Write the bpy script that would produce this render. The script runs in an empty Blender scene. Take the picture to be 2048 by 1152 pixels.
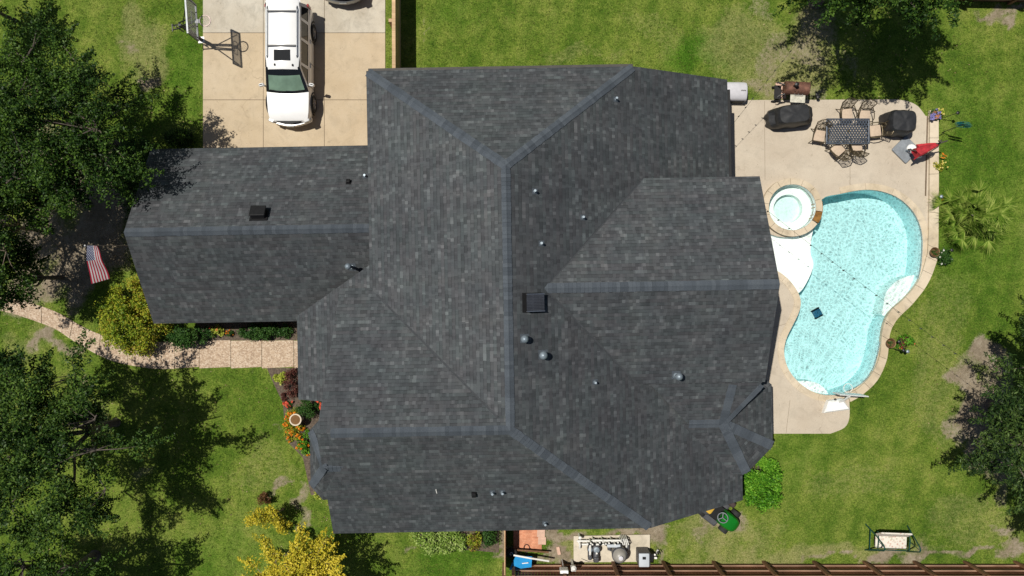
import bpy, bmesh, math, random
import numpy as np
from mathutils import Vector, Matrix, noise as mnoise
R = math.radians
scene = bpy.context.scene
C = scene.collection
rnd = random.Random(7)

# ------------------------------------------------------------------ camera, sky, sun
CAMH = 35.0
PPM = 44.0                                   # photo pixels per metre on the ground
cam = bpy.data.cameras.new("camera")
cam.sensor_width = 36.0
cam.lens = 36.0 * CAMH / (2048 / PPM)
cam.clip_end = 2000
camo = bpy.data.objects.new("camera", cam)
camo.location = (0, 0, CAMH)
C.objects.link(camo)
scene.camera = camo

SUN_DIR = Vector((0.36, -0.17, -1.0)).normalized()
w = bpy.data.worlds.new("World"); scene.world = w; w.use_nodes = True
nt = w.node_tree
sky = nt.nodes.new('ShaderNodeTexSky'); sky.sky_type = 'NISHITA'; sky.sun_disc = False
sky.sun_elevation = math.asin(-SUN_DIR.z); sky.sun_rotation = math.atan2(-SUN_DIR.x, -SUN_DIR.y)
bg = nt.nodes['Background']; bg.inputs['Strength'].default_value = 0.05
nt.links.new(sky.outputs[0], bg.inputs[0])
sun = bpy.data.lights.new("sun", 'SUN'); sun.energy = 5.0; sun.angle = R(0.5); sun.color = (1.0, 0.955, 0.87)
suno = bpy.data.objects.new("sun", sun); suno.location = (-20, 10, 60)
suno.rotation_euler = SUN_DIR.to_track_quat('-Z', 'Y').to_euler(); C.objects.link(suno)
scene.view_settings.view_transform = 'Standard'; scene.view_settings.look = 'None'
scene.view_settings.exposure = -0.11; scene.view_settings.gamma = 1.0

def G(px, py, h=0.0):
    "photograph pixel of a point at height h -> place in the world (metres)"
    k = (CAMH - h) / CAMH / PPM
    return Vector(((px - 1024) * k, (576 - py) * k, h))

# ------------------------------------------------------------------ materials
def new_mat(name):
    m = bpy.data.materials.new(name); m.use_nodes = True
    n = m.node_tree
    return m, n, n.nodes['Principled BSDF']
def node(n, t, **kw):
    x = n.nodes.new(t)
    for k, v in kw.items(): setattr(x, k, v)
    return x
def math_n(n, op, a, b=None):
    x = node(n, 'ShaderNodeMath', operation=op)
    for i, v in enumerate((a, b)):
        if v is None: continue
        if isinstance(v, (int, float)): x.inputs[i].default_value = v
        else: n.links.new(v, x.inputs[i])
    return x.outputs[0]
def mixc(n, fac, a, b, blend='MIX'):
    x = node(n, 'ShaderNodeMix', data_type='RGBA', blend_type=blend)
    for i, v in ((0, fac), (6, a), (7, b)):
        if isinstance(v, (int, float)): x.inputs[i].default_value = v
        elif isinstance(v, tuple): x.inputs[i].default_value = (*v, 1) if len(v) == 3 else v
        else: n.links.new(v, x.inputs[i])
    return x.outputs[2]
def ramp(n, fac, stops, interp='LINEAR'):
    x = node(n, 'ShaderNodeValToRGB'); x.color_ramp.interpolation = interp
    e = x.color_ramp.elements
    while len(e) < len(stops): e.new(0.5)
    for i, (p, c) in enumerate(stops):
        e[i].position = p
        e[i].color = (c, c, c, 1) if isinstance(c, (int, float)) else (*c, 1)
    n.links.new(fac, x.inputs[0]); return x.outputs[0]
def noise_n(n, vec, scale, detail=4, rough=0.55, dist=0.0):
    x = node(n, 'ShaderNodeTexNoise')
    x.inputs['Scale'].default_value = scale; x.inputs['Detail'].default_value = detail
    x.inputs['Roughness'].default_value = rough; x.inputs['Distortion'].default_value = dist
    if vec is not None: n.links.new(vec, x.inputs['Vector'])
    return x.outputs['Fac']
def objco(n): return node(n, 'ShaderNodeTexCoord').outputs['Object']
def bump(n, b, h, strength=0.3, dist=0.02):
    x = node(n, 'ShaderNodeBump'); x.inputs['Strength'].default_value = strength; x.inputs['Distance'].default_value = dist
    n.links.new(h, x.inputs['Height']); n.links.new(x.outputs[0], b.inputs['Normal'])

def mat(name, col, rough=0.6, var=0.25, scale=6.0, metal=0.0, bmp=0.0, bscale=40, spec=0.5, coat=0.0):
    "one colour with noise wear"
    m, n, b = new_mat(name)
    co = objco(n)
    f = noise_n(n, co, scale, 5, 0.6)
    lo = tuple(max(0, c * (1 - var)) for c in col); hi = tuple(min(1, c * (1 + var)) for c in col)
    c = ramp(n, f, [(0.3, lo), (0.7, hi)])
    n.links.new(c, b.inputs['Base Color'])
    b.inputs['Roughness'].default_value = rough; b.inputs['Metallic'].default_value = metal
    b.inputs['Specular IOR Level'].default_value = spec; b.inputs['Coat Weight'].default_value = coat
    if bmp: bump(n, b, noise_n(n, co, bscale, 4), bmp, 0.01)
    return m

def leaf_mat(name, cols, trans=0.16, rough=0.5, clump=0.7):
    m, n, b = new_mat(name)
    g = node(n, 'ShaderNodeNewGeometry')
    f = noise_n(n, objco(n), clump, 2, 0.5)
    f2 = math_n(n, 'ADD', math_n(n, 'MULTIPLY', f, 0.9), math_n(n, 'MULTIPLY', g.outputs['Random Per Island'], 0.55))
    k = len(cols)
    c = ramp(n, f2, [(0.35 + 0.65 * i / max(1, k - 1), c) for i, c in enumerate(cols)])
    n.links.new(c, b.inputs['Base Color']); b.inputs['Roughness'].default_value = rough
    b.inputs['Specular IOR Level'].default_value = 0.16
    t = node(n, 'ShaderNodeBsdfTranslucent'); n.links.new(c, t.inputs['Color'])
    mx = node(n, 'ShaderNodeMixShader'); mx.inputs[0].default_value = trans
    n.links.new(b.outputs[0], mx.inputs[1]); n.links.new(t.outputs[0], mx.inputs[2])
    n.links.new(mx.outputs[0], n.nodes['Material Output'].inputs[0])
    return m

def shingle_mat():
    m, n, b = new_mat("asphalt_shingles")
    uv = node(n, 'ShaderNodeUVMap').outputs[0]
    sep = node(n, 'ShaderNodeSeparateXYZ'); n.links.new(uv, sep.inputs[0])
    u, v = sep.outputs[0], sep.outputs[1]
    CO = 0.142
    vr = math_n(n, 'DIVIDE', v, CO); row = math_n(n, 'FLOOR', vr); fr = math_n(n, 'FRACT', vr)
    def layer(wd, seed):
        wn = node(n, 'ShaderNodeTexWhiteNoise', noise_dimensions='2D')
        cb = node(n, 'ShaderNodeCombineXYZ'); n.links.new(row, cb.inputs[0]); cb.inputs[1].default_value = seed
        n.links.new(cb.outputs[0], wn.inputs['Vector'])
        uu = math_n(n, 'DIVIDE', math_n(n, 'ADD', u, math_n(n, 'MULTIPLY', wn.outputs[0], 3.0)), wd)
        col = math_n(n, 'FLOOR', uu)
        cb2 = node(n, 'ShaderNodeCombineXYZ'); n.links.new(row, cb2.inputs[0]); n.links.new(col, cb2.inputs[1]); cb2.inputs[2].default_value = seed * 3.1
        w2 = node(n, 'ShaderNodeTexWhiteNoise', noise_dimensions='3D'); n.links.new(cb2.outputs[0], w2.inputs['Vector'])
        return w2.outputs[0], w2.outputs[1]
    a, ac = layer(0.30, 1.0); c, cc = layer(0.13, 5.0); d, dc = layer(0.90, 9.0)
    f = math_n(n, 'ADD', math_n(n, 'ADD', math_n(n, 'MULTIPLY', a, 0.36), math_n(n, 'MULTIPLY', c, 0.42)), math_n(n, 'MULTIPLY', d, 0.22))
    base = ramp(n, f, [(0.10, (0.045, 0.048, 0.051)), (0.42, (0.062, 0.066, 0.070)), (0.70, (0.079, 0.084, 0.088)), (0.92, (0.124, 0.131, 0.135))])
    sp2 = node(n, 'ShaderNodeSeparateColor'); n.links.new(dc, sp2.inputs[0])
    tint = ramp(n, sp2.outputs[1], [(0.0, (0.95, 1.015, 1.02)), (0.5, (0.98, 1.0, 1.02)), (1.0, (1.02, 0.99, 1.01))])
    base = mixc(n, 1.0, base, tint, 'MULTIPLY')
    big = ramp(n, noise_n(n, uv, 0.35, 4, 0.6), [(0.3, (0.86, 0.86, 0.88)), (0.7, (1.12, 1.12, 1.1))])
    base = mixc(n, 1.0, base, big, 'MULTIPLY')
    smp = node(n, 'ShaderNodeMapping'); smp.inputs['Scale'].default_value = (1.6, 0.16, 1); n.links.new(uv, smp.inputs[0])
    streak = ramp(n, noise_n(n, smp.outputs[0], 1.0, 5, 0.65), [(0.32, (0.87, 0.86, 0.88)), (0.5, (1.0, 1.0, 1.0)), (0.7, (1.08, 1.07, 1.04))])
    base = mixc(n, 1.0, base, streak, 'MULTIPLY')
    hue = ramp(n, noise_n(n, uv, 0.9, 3, 0.5), [(0.36, (0.98, 1.01, 1.01)), (0.64, (1.01, 0.995, 0.995))])
    base = mixc(n, 1.0, base, hue, 'MULTIPLY')
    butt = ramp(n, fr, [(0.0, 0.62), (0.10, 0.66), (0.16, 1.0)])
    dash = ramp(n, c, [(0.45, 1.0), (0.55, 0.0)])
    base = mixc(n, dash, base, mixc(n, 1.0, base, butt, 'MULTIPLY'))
    gr = ramp(n, noise_n(n, uv, 55, 2, 0.7), [(0.3, 0.75), (0.7, 1.25)])
    base = mixc(n, 1.0, base, gr, 'MULTIPLY')
    n.links.new(base, b.inputs['Base Color']); b.inputs['Roughness'].default_value = 0.9
    b.inputs['Specular IOR Level'].default_value = 0.25
    h = math_n(n, 'ADD', math_n(n, 'MULTIPLY', fr, 1.0), math_n(n, 'MULTIPLY', c, 0.5))
    bump(n, b, h, 0.9, 0.022)
    return m

def lawn_mat():
    m, n, b = new_mat("grass_and_soil")
    co = objco(n)
    big = noise_n(n, co, 0.22, 5, 0.6); mid = noise_n(n, co, 1.3, 5, 0.62); fine = noise_n(n, co, 6, 4, 0.75); vf = noise_n(n, co, 15, 4, 0.85)
    f = math_n(n, 'ADD', math_n(n, 'ADD', math_n(n, 'MULTIPLY', big, 0.34), math_n(n, 'MULTIPLY', mid, 0.28)), math_n(n, 'ADD', math_n(n, 'MULTIPLY', fine, 0.22), math_n(n, 'MULTIPLY', vf, 0.16)))
    g = ramp(n, f, [(0.37, (0.036, 0.078, 0.010)), (0.46, (0.080, 0.138, 0.015)), (0.53, (0.143, 0.194, 0.031)), (0.62, (0.222, 0.240, 0.060))])
    sp = ramp(n, vf, [(0.32, 0.48), (0.5, 1.0), (0.68, 1.6)])
    g = mixc(n, 1.0, g, sp, 'MULTIPLY')
    mpv = node(n, 'ShaderNodeMapping'); mpv.inputs['Rotation'].default_value = (0, 0, R(14)); n.links.new(co, mpv.inputs[0])
    wvn = node(n, 'ShaderNodeTexWave'); wvn.inputs['Scale'].default_value = 0.30; wvn.inputs['Distortion'].default_value = 1.6; wvn.inputs['Detail'].default_value = 3; n.links.new(mpv.outputs[0], wvn.inputs['Vector'])
    g = mixc(n, 1.0, g, ramp(n, wvn.outputs['Fac'], [(0.2, (0.91, 0.94, 0.9)), (0.8, (1.08, 1.05, 1.05))]), 'MULTIPLY')
    at = node(n, 'ShaderNodeAttribute', attribute_name='soil'); sc = node(n, 'ShaderNodeSeparateColor'); n.links.new(at.outputs['Color'], sc.inputs[0])
    dry = ramp(n, math_n(n, 'ADD', sc.outputs[1], math_n(n, 'MULTIPLY', math_n(n, 'SUBTRACT', fine, 0.5), 0.9)), [(0.25, 0.0), (0.8, 0.75)])
    straw = ramp(n, vf, [(0.35, (0.15, 0.150, 0.04)), (0.65, (0.40, 0.36, 0.18))])
    g = mixc(n, dry, g, straw)
    lush = mixc(n, 1.0, g, (0.52, 0.80, 0.45), 'MULTIPLY')
    g = mixc(n, sc.outputs[2], g, lush)
    soil = ramp(n, math_n(n, 'ADD', math_n(n, 'MULTIPLY', mid, 0.5), math_n(n, 'MULTIPLY', fine, 0.5)), [(0.3, (0.13, 0.095, 0.065)), (0.5, (0.27, 0.215, 0.16)), (0.7, (0.40, 0.34, 0.27))])
    d = ramp(n, math_n(n, 'ADD', sc.outputs[0], math_n(n, 'MULTIPLY', math_n(n, 'SUBTRACT', math_n(n, 'ADD', math_n(n, 'MULTIPLY', fine, .55), math_n(n, 'MULTIPLY', vf, .45)), 0.5), 1.5)), [(0.36, 0.0), (0.80, 0.92)])
    n.links.new(mixc(n, d, g, soil), b.inputs['Base Color'])
    b.inputs['Roughness'].default_value = 0.95; b.inputs['Specular IOR Level'].default_value = 0.1
    bump(n, b, math_n(n, 'ADD', math_n(n, 'MULTIPLY', fine, 0.5), vf), 0.9, 0.05)
    return m

def concrete_mat(name, c0, c1, stain=0.25, peb=0.0, joints=None):
    m, n, b = new_mat(name); co = objco(n)
    f = noise_n(n, co, 0.45, 6, 0.62, 0.3); c = ramp(n, f, [(0.32, c0), (0.68, c1)])
    s = ramp(n, noise_n(n, co, 1.7, 6, 0.7, 0.6), [(0.3, 1 - stain), (0.5, 1.0), (0.75, 1.0 + stain * 0.3)])
    c = mixc(n, 1.0, c, s, 'MULTIPLY')
    fn = noise_n(n, co, 40, 3, 0.7)
    c = mixc(n, 1.0, c, ramp(n, fn, [(0.3, 0.9), (0.7, 1.08)]), 'MULTIPLY')
    else_c = c
    if joints:
        sp_ = ramp(n, noise_n(n, co, 2.6, 3, 0.5, 0.2), [(0.66, 0.0), (0.78, 0.45)])
        c = mixc(n, sp_, c, (0.20, 0.16, 0.115))
        fl_ = ramp(n, noise_n(n, co, 17, 2, 0.5), [(0.71, 0.0), (0.76, 0.7)]); c = mixc(n, fl_, c, (0.13, 0.09, 0.06))
        vo = node(n, 'ShaderNodeTexVoronoi', feature='DISTANCE_TO_EDGE'); vo.inputs['Scale'].default_value = 0.33
        wa = node(n, 'ShaderNodeTexNoise'); wa.inputs['Scale'].default_value = 1.6; n.links.new(co, wa.inputs['Vector'])
        ad = node(n, 'ShaderNodeVectorMath', operation='ADD'); n.links.new(co, ad.inputs[0]); n.links.new(wa.outputs['Color'], ad.inputs[1]); n.links.new(ad.outputs[0], vo.inputs['Vector'])
        cr = math_n(n, 'MULTIPLY', ramp(n, vo.outputs['Distance'], [(0.0, 0.55), (0.006, 0.0)]), ramp(n, noise_n(n, co, 0.35, 2), [(0.5, 0.0), (0.62, 1.0)]))
        c = mixc(n, cr, c, (0.20, 0.15, 0.10))
    if peb:
        v = node(n, 'ShaderNodeTexVoronoi'); v.inputs['Scale'].default_value = 20; n.links.new(co, v.inputs['Vector'])
        sp = node(n, 'ShaderNodeSeparateColor'); n.links.new(v.outputs['Color'], sp.inputs[0])
        c = mixc(n, peb, c, ramp(n, sp.outputs[0], [(0.0, (0.14, 0.09, 0.06)), (0.5, (0.42, 0.32, 0.22)), (1.0, (0.70, 0.62, 0.5))]))
        bump(n, b, v.outputs['Distance'], 0.6, 0.02)
    else: bump(n, b, fn, 0.15, 0.01)
    n.links.new(c, b.inputs['Base Color']); b.inputs['Roughness'].default_value = 0.85; b.inputs['Specular IOR Level'].default_value = 0.25
    return m

def brick_mat(name, c1, c2, mortar, scale, wd=0.5, ht=0.25, plane='XY', bm=0.4):
    m, n, b = new_mat(name); co = objco(n)
    mp = node(n, 'ShaderNodeMapping'); n.links.new(co, mp.inputs[0])
    if plane == 'XZ': mp.inputs['Rotation'].default_value = (R(90), 0, 0)
    br = node(n, 'ShaderNodeTexBrick'); br.inputs['Scale'].default_value = scale
    br.inputs['Color1'].default_value = (*c1, 1); br.inputs['Color2'].default_value = (*c2, 1); br.inputs['Mortar'].default_value = (*mortar, 1)
    br.inputs['Brick Width'].default_value = wd; br.inputs['Row Height'].default_value = ht; br.inputs['Mortar Size'].default_value = 0.018
    n.links.new(mp.outputs[0], br.inputs[0])
    c = mixc(n, 1.0, br.outputs[0], ramp(n, noise_n(n, co, 3, 5), [(0.3, 0.75), (0.7, 1.2)]), 'MULTIPLY')
    n.links.new(c, b.inputs['Base Color']); b.inputs['Roughness'].default_value = 0.85
    bump(n, b, br.outputs['Fac'], -bm, 0.01)
    return m

def wood_mat(name, c0, c1, axis=0, sc=6):
    m, n, b = new_mat(name); co = objco(n)
    mp = node(n, 'ShaderNodeMapping'); s = [sc * 3, sc * 3, sc * 3]; s[axis] = sc * 0.12; mp.inputs['Scale'].default_value = s
    n.links.new(co, mp.inputs[0])
    f = noise_n(n, mp.outputs[0], 1.0, 6, 0.65, 0.4)
    c = ramp(n, f, [(0.3, c0), (0.7, c1)])
    c = mixc(n, 1.0, c, ramp(n, noise_n(n, co, 0.8, 4), [(0.3, 0.7), (0.7, 1.25)]), 'MULTIPLY')
    n.links.new(c, b.inputs['Base Color']); b.inputs['Roughness'].default_value = 0.75; b.inputs['Specular IOR Level'].default_value = 0.25
    bump(n, b, f, 0.3, 0.01)
    return m

def water_mat(name, tint, amp, vol=(0.0, 0.84, 0.89), dens=0.20, net_fade=None):
    "clear water: transparent tint with a painted caustic net, the surface mirrors the sky"
    m, n, b = new_mat(name); n.nodes.remove(b); co = objco(n)
    wn = noise_n(n, co, 1.6, 3); mp = node(n, 'ShaderNodeVectorMath', operation='ADD'); n.links.new(co, mp.inputs[0])
    nz = node(n, 'ShaderNodeTexNoise'); nz.inputs['Scale'].default_value = 4.0; nz.inputs['Detail'].default_value = 2; n.links.new(co, nz.inputs['Vector'])
    vs = node(n, 'ShaderNodeVectorMath', operation='SCALE'); n.links.new(nz.outputs['Color'], vs.inputs[0]); vs.inputs['Scale'].default_value = 0.28
    n.links.new(vs.outputs[0], mp.inputs[1])
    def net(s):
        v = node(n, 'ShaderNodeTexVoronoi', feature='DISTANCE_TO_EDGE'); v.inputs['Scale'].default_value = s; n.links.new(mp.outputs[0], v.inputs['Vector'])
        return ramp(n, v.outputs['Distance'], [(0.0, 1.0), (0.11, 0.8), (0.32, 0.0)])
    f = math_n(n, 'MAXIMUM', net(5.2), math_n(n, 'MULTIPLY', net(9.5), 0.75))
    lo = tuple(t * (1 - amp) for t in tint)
    if net_fade:                                                  # painted caustic net fades over the shallow ledge
        vd = node(n, 'ShaderNodeVectorMath', operation='DISTANCE'); n.links.new(co, vd.inputs[0]); vd.inputs[1].default_value = net_fade
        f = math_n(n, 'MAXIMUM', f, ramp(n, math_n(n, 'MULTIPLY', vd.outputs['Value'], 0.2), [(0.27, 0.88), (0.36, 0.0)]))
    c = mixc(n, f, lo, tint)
    tr = node(n, 'ShaderNodeBsdfTransparent'); n.links.new(c, tr.inputs[0])
    gl = node(n, 'ShaderNodeBsdfGlossy'); gl.inputs['Roughness'].default_value = 0.03
    fr = node(n, 'ShaderNodeFresnel'); fr.inputs['IOR'].default_value = 1.33
    bp = node(n, 'ShaderNodeBump'); bp.inputs['Strength'].default_value = 0.35; bp.inputs['Distance'].default_value = 0.04
    n.links.new(noise_n(n, co, 5, 3), bp.inputs['Height']); n.links.new(bp.outputs[0], gl.inputs['Normal']); n.links.new(bp.outputs[0], fr.inputs['Normal'])
    mx = node(n, 'ShaderNodeMixShader'); n.links.new(fr.outputs[0], mx.inputs[0]); n.links.new(tr.outputs[0], mx.inputs[1]); n.links.new(gl.outputs[0], mx.inputs[2])
    n.links.new(mx.outputs[0], n.nodes['Material Output'].inputs[0])
    va = node(n, 'ShaderNodeVolumeAbsorption'); va.inputs['Color'].default_value = (*vol, 1); va.inputs['Density'].default_value = dens
    n.links.new(va.outputs[0], n.nodes['Material Output'].inputs['Volume'])
    return m

def flag_mat():
    m, n, b = new_mat("flag_cloth")
    uv = node(n, 'ShaderNodeUVMap').outputs[0]; sep = node(n, 'ShaderNodeSeparateXYZ'); n.links.new(uv, sep.inputs[0])
    u, v = sep.outputs[0], sep.outputs[1]
    st = math_n(n, 'MODULO', math_n(n, 'FLOOR', math_n(n, 'MULTIPLY', v, 13.0)), 2.0)
    stripes = mixc(n, st, (0.52, 0.02, 0.055), (0.78, 0.76, 0.76))
    can = math_n(n, 'MULTIPLY', math_n(n, 'LESS_THAN', u, 0.4), math_n(n, 'GREATER_THAN', v, 6 / 13))
    su = math_n(n, 'MULTIPLY', u, 11 / 0.4); sv = math_n(n, 'MULTIPLY', math_n(n, 'SUBTRACT', v, 6 / 13), 9 / (7 / 13))
    du = math_n(n, 'SUBTRACT', math_n(n, 'FRACT', su), 0.5); dv = math_n(n, 'SUBTRACT', math_n(n, 'FRACT', sv), 0.5)
    r = math_n(n, 'SQRT', math_n(n, 'ADD', math_n(n, 'MULTIPLY', du, du), math_n(n, 'MULTIPLY', dv, dv)))
    par = math_n(n, 'MODULO', math_n(n, 'ADD', math_n(n, 'FLOOR', su), math_n(n, 'FLOOR', sv)), 2.0)
    star = math_n(n, 'MULTIPLY', math_n(n, 'LESS_THAN', r, 0.44), math_n(n, 'LESS_THAN', par, 0.5))
    cant = mixc(n, star, (0.018, 0.035, 0.16), (0.8, 0.8, 0.82))
    c = mixc(n, can, stripes, cant)
    n.links.new(c, b.inputs['Base Color']); b.inputs['Roughness'].default_value = 0.8
    t = node(n, 'ShaderNodeBsdfTranslucent'); n.links.new(c, t.inputs['Color'])
    mx = node(n, 'ShaderNodeMixShader'); mx.inputs[0].default_value = 0.2
    n.links.new(b.outputs[0], mx.inputs[1]); n.links.new(t.outputs[0], mx.inputs[2]); n.links.new(mx.outputs[0], n.nodes['Material Output'].inputs[0])
    return m

def floral_mat():
    m, n, b = new_mat("floral_cushion"); co = objco(n)
    v = node(n, 'ShaderNodeTexVoronoi'); v.inputs['Scale'].default_value = 9; n.links.new(co, v.inputs['Vector'])
    sp = node(n, 'ShaderNodeSeparateColor'); n.links.new(v.outputs['Color'], sp.inputs[0])
    f = math_n(n, 'LESS_THAN', v.outputs['Distance'], math_n(n, 'MULTIPLY', noise_n(n, co, 14, 3), 0.75))
    pc = ramp(n, sp.outputs[0], [(0.0, (0.40, 0.13, 0.09)), (0.4, (0.50, 0.30, 0.22)), (0.7, (0.28, 0.30, 0.20)), (1.0, (0.62, 0.45, 0.38))])
    c = mixc(n, math_n(n, 'MULTIPLY', f, 0.6), (0.66, 0.62, 0.54), pc)
    n.links.new(c, b.inputs['Base Color']); b.inputs['Roughness'].default_value = 0.9
    return m

def glass_mat(name, col, rough=0.05):
    m, n, b = new_mat(name)
    c = ramp(n, noise_n(n, objco(n), 2.5, 3), [(0.3, tuple(x * 0.7 for x in col)), (0.7, col)])
    n.links.new(c, b.inputs['Base Color']); b.inputs['Roughness'].default_value = rough; b.inputs['Specular IOR Level'].default_value = 0.6
    return m

M = {}
M['shingle'] = shingle_mat()
m_, n_, b_ = new_mat("ridge_cap_shingle"); g_ = node(n_, 'ShaderNodeNewGeometry')
c_ = ramp(n_, g_.outputs['Random Per Island'], [(0.0, (0.052, 0.062, 0.074)), (0.5, (0.064, 0.076, 0.091)), (1.0, (0.078, 0.091, 0.106))])
c_ = mixc(n_, 1.0, c_, ramp(n_, noise_n(n_, objco(n_), 30, 3, .7), [(0.3, .8), (0.7, 1.2)]), 'MULTIPLY'); n_.links.new(c_, b_.inputs['Base Color']); b_.inputs['Roughness'].default_value = .9; b_.inputs['Specular IOR Level'].default_value = .25
M['cap'] = m_
M['fascia'] = mat("dark_fascia", (0.05, 0.045, 0.04), 0.7)
M['wall_brick'] = brick_mat("house_brick", (0.26, 0.13, 0.09), (0.34, 0.2, 0.14), (0.4, 0.37, 0.32), 4.4, 0.9, 0.33, 'XZ')
M['siding'] = mat("painted_siding", (0.4, 0.37, 0.32), 0.7, 0.1)
M['white_trim'] = mat("white_trim", (0.72, 0.70, 0.66), 0.5, 0.08)
M['window'] = glass_mat("window_glass", (0.03, 0.04, 0.05))
M['lawn'] = lawn_mat()
M['drive'] = concrete_mat("driveway_concrete", (0.45, 0.355, 0.235), (0.51, 0.42, 0.30), 0.14, joints=True)
M['drive_old'] = concrete_mat("driveway_concrete_weathered", (0.43, 0.38, 0.30), (0.53, 0.49, 0.41), 0.25, joints=True)
M['deck'] = concrete_mat("pool_deck_concrete", (0.445, 0.378, 0.295), (0.515, 0.45, 0.36), 0.12, joints=True)
M['flag_stone'] = concrete_mat("flagstone", (0.46, 0.375, 0.255), (0.62, 0.53, 0.405), 0.3)
M['path'] = concrete_mat("pebble_path", (0.42, 0.30, 0.21), (0.52, 0.39, 0.28), 0.2, 0.45)
M['pad'] = concrete_mat("pad_concrete", (0.50, 0.44, 0.34), (0.60, 0.54, 0.44), 0.3)
M['joint'] = mat("joint_grout", (0.14, 0.10, 0.065), 0.9)
M['mulch'] = mat("bark_mulch", (0.10, 0.075, 0.055), 0.95, 0.5, 12, bmp=0.8, bscale=20)
M['plaster'] = mat("pool_plaster", (0.74, 0.79, 0.78), 0.6, 0.08, 3)
M['plaster_wall'] = mat("pool_wall_plaster", (0.68, 0.82, 0.83), 0.6, 0.06, 3)
M['water'] = water_mat("pool_water", (1.0, 1.0, 1.0), 0.5, dens=0.20, net_fade=tuple(G(1572, 520) - G(1700, 580)))
M['spa_water'] = water_mat("spa_water", (1.0, 1.0, 1.0), 0.16, (0.0, 0.75, 0.7), 0.2)
M['shelf_plaster'] = mat("shelf_plaster", (0.86, 0.86, 0.83), 0.6, 0.04, 3)
M['spill'] = mat("spillway_stone", (0.22, 0.11, 0.025), 0.35, 0.4, 8)
M['pave_brick'] = brick_mat("red_paver_brick", (0.50, 0.19, 0.10), (0.62, 0.28, 0.16), (0.36, 0.2, 0.13), 6.0, 0.62, 0.45)
M['pave_pink'] = mat("pink_paver", (0.56, 0.37, 0.28), 0.85, 0.15, 8)
M['fence_pale'] = wood_mat("weathered_pale_cedar", (0.42, 0.28, 0.15), (0.60, 0.42, 0.25), 1)
M['fence_brown'] = wood_mat("stained_cedar", (0.10, 0.036, 0.018), (0.23, 0.088, 0.045), 2)
M['fence_rail'] = wood_mat("cedar_rail", (0.22, 0.12, 0.075), (0.46, 0.30, 0.21), 0)
M['fence_post'] = wood_mat("cedar_post", (0.12, 0.06, 0.03), (0.26, 0.14, 0.075), 2)
M['bark'] = mat("tree_bark", (0.13, 0.105, 0.085), 0.95, 0.4, 8, bmp=0.8, bscale=18)
M['bark_pale'] = mat("pale_bark", (0.30, 0.23, 0.17), 0.9, 0.3, 8, bmp=0.6, bscale=18)
M['leaf_oak'] = leaf_mat("oak_leaves", [(0.008, 0.024, 0.005), (0.021, 0.055, 0.008), (0.09, 0.165, 0.022)])
M['leaf_oak2'] = leaf_mat("olive_oak_leaves", [(0.008, 0.024, 0.005), (0.022, 0.056, 0.009), (0.095, 0.165, 0.026)])
M['leaf_cedar'] = leaf_mat("dark_cedar_leaves", [(0.008, 0.022, 0.006), (0.022, 0.050, 0.011), (0.09, 0.145, 0.032)])
M['leaf_shrub'] = leaf_mat("yellowing_shrub_leaves", [(0.05, 0.12, 0.010), (0.18, 0.26, 0.02), (0.32, 0.36, 0.03), (0.34, 0.25, 0.03)])
M['leaf_gold'] = leaf_mat("golden_leaves", [(0.20, 0.22, 0.018), (0.46, 0.39, 0.025), (0.68, 0.55, 0.06)])
M['leaf_brown'] = leaf_mat("dried_leaves", [(0.06, 0.03, 0.015), (0.16, 0.08, 0.03)])
M['leaf_bright'] = leaf_mat("bright_green_leaves", [(0.018, 0.085, 0.005), (0.075, 0.23, 0.012), (0.20, 0.41, 0.035)])
M['leaf_hedge'] = leaf_mat("hedge_leaves", [(0.012, 0.045, 0.008), (0.032, 0.09, 0.016), (0.07, 0.14, 0.03)])
M['leaf_lime'] = leaf_mat("lime_leaves", [(0.14, 0.2, 0.02), (0.36, 0.42, 0.05), (0.5, 0.52, 0.1)])
M['leaf_pale'] = leaf_mat("pale_variegated_leaves", [(0.08, 0.17, 0.02), (0.24, 0.36, 0.06), (0.42, 0.50, 0.18)])
M['leaf_red'] = leaf_mat("dark_red_leaves", [(0.03, 0.02, 0.014), (0.11, 0.035, 0.03), (0.16, 0.07, 0.05)])
M['leaf_palm'] = leaf_mat("palm_leaves", [(0.05, 0.13, 0.012), (0.20, 0.32, 0.04), (0.46, 0.54, 0.14)], 0.35, 0.4, 3.0)
M['fl_orange'] = leaf_mat("orange_petals", [(0.55, 0.13, 0.01), (0.75, 0.30, 0.02)])
M['fl_red'] = leaf_mat("red_petals", [(0.55, 0.06, 0.03), (0.75, 0.18, 0.10)])
M['fl_yellow'] = leaf_mat("yellow_petals", [(0.6, 0.45, 0.05), (0.8, 0.75, 0.3)])
M['fl_white'] = leaf_mat("white_petals", [(0.6, 0.6, 0.5), (0.8, 0.8, 0.75)])
M['fl_purple'] = leaf_mat("purple_petals", [(0.14, 0.13, 0.36), (0.35, 0.33, 0.62)])
M['white_paint'] = mat("white_car_paint", (0.80, 0.80, 0.79), 0.25, 0.03, 3, coat=0.6)
M['dark_paint'] = mat("dark_car_paint", (0.012, 0.016, 0.022), 0.2, 0.1, 3, coat=0.8)
M['car_glass'] = glass_mat("car_glass", (0.012, 0.014, 0.015), 0.04)
M['shade_glass'] = glass_mat("windscreen_sunshade", (0.20, 0.31, 0.23), 0.15)
M['tyre'] = mat("tyre_rubber", (0.018, 0.018, 0.018), 0.85)
M['rim'] = mat("alloy_rim", (0.45, 0.45, 0.46), 0.35, 0.1, metal=0.9)
M['chrome'] = mat("grey_metal", (0.5, 0.51, 0.52), 0.3, 0.15, metal=0.9)
M['galv'] = mat("galvanised_metal", (0.26, 0.31, 0.35), 0.5, 0.2, metal=0.5)
M['black_plastic'] = mat("black_plastic", (0.010, 0.010, 0.011), 0.6, spec=0.25)
M['black_metal'] = mat("black_metal", (0.02, 0.02, 0.02), 0.45, metal=0.3)
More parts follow.
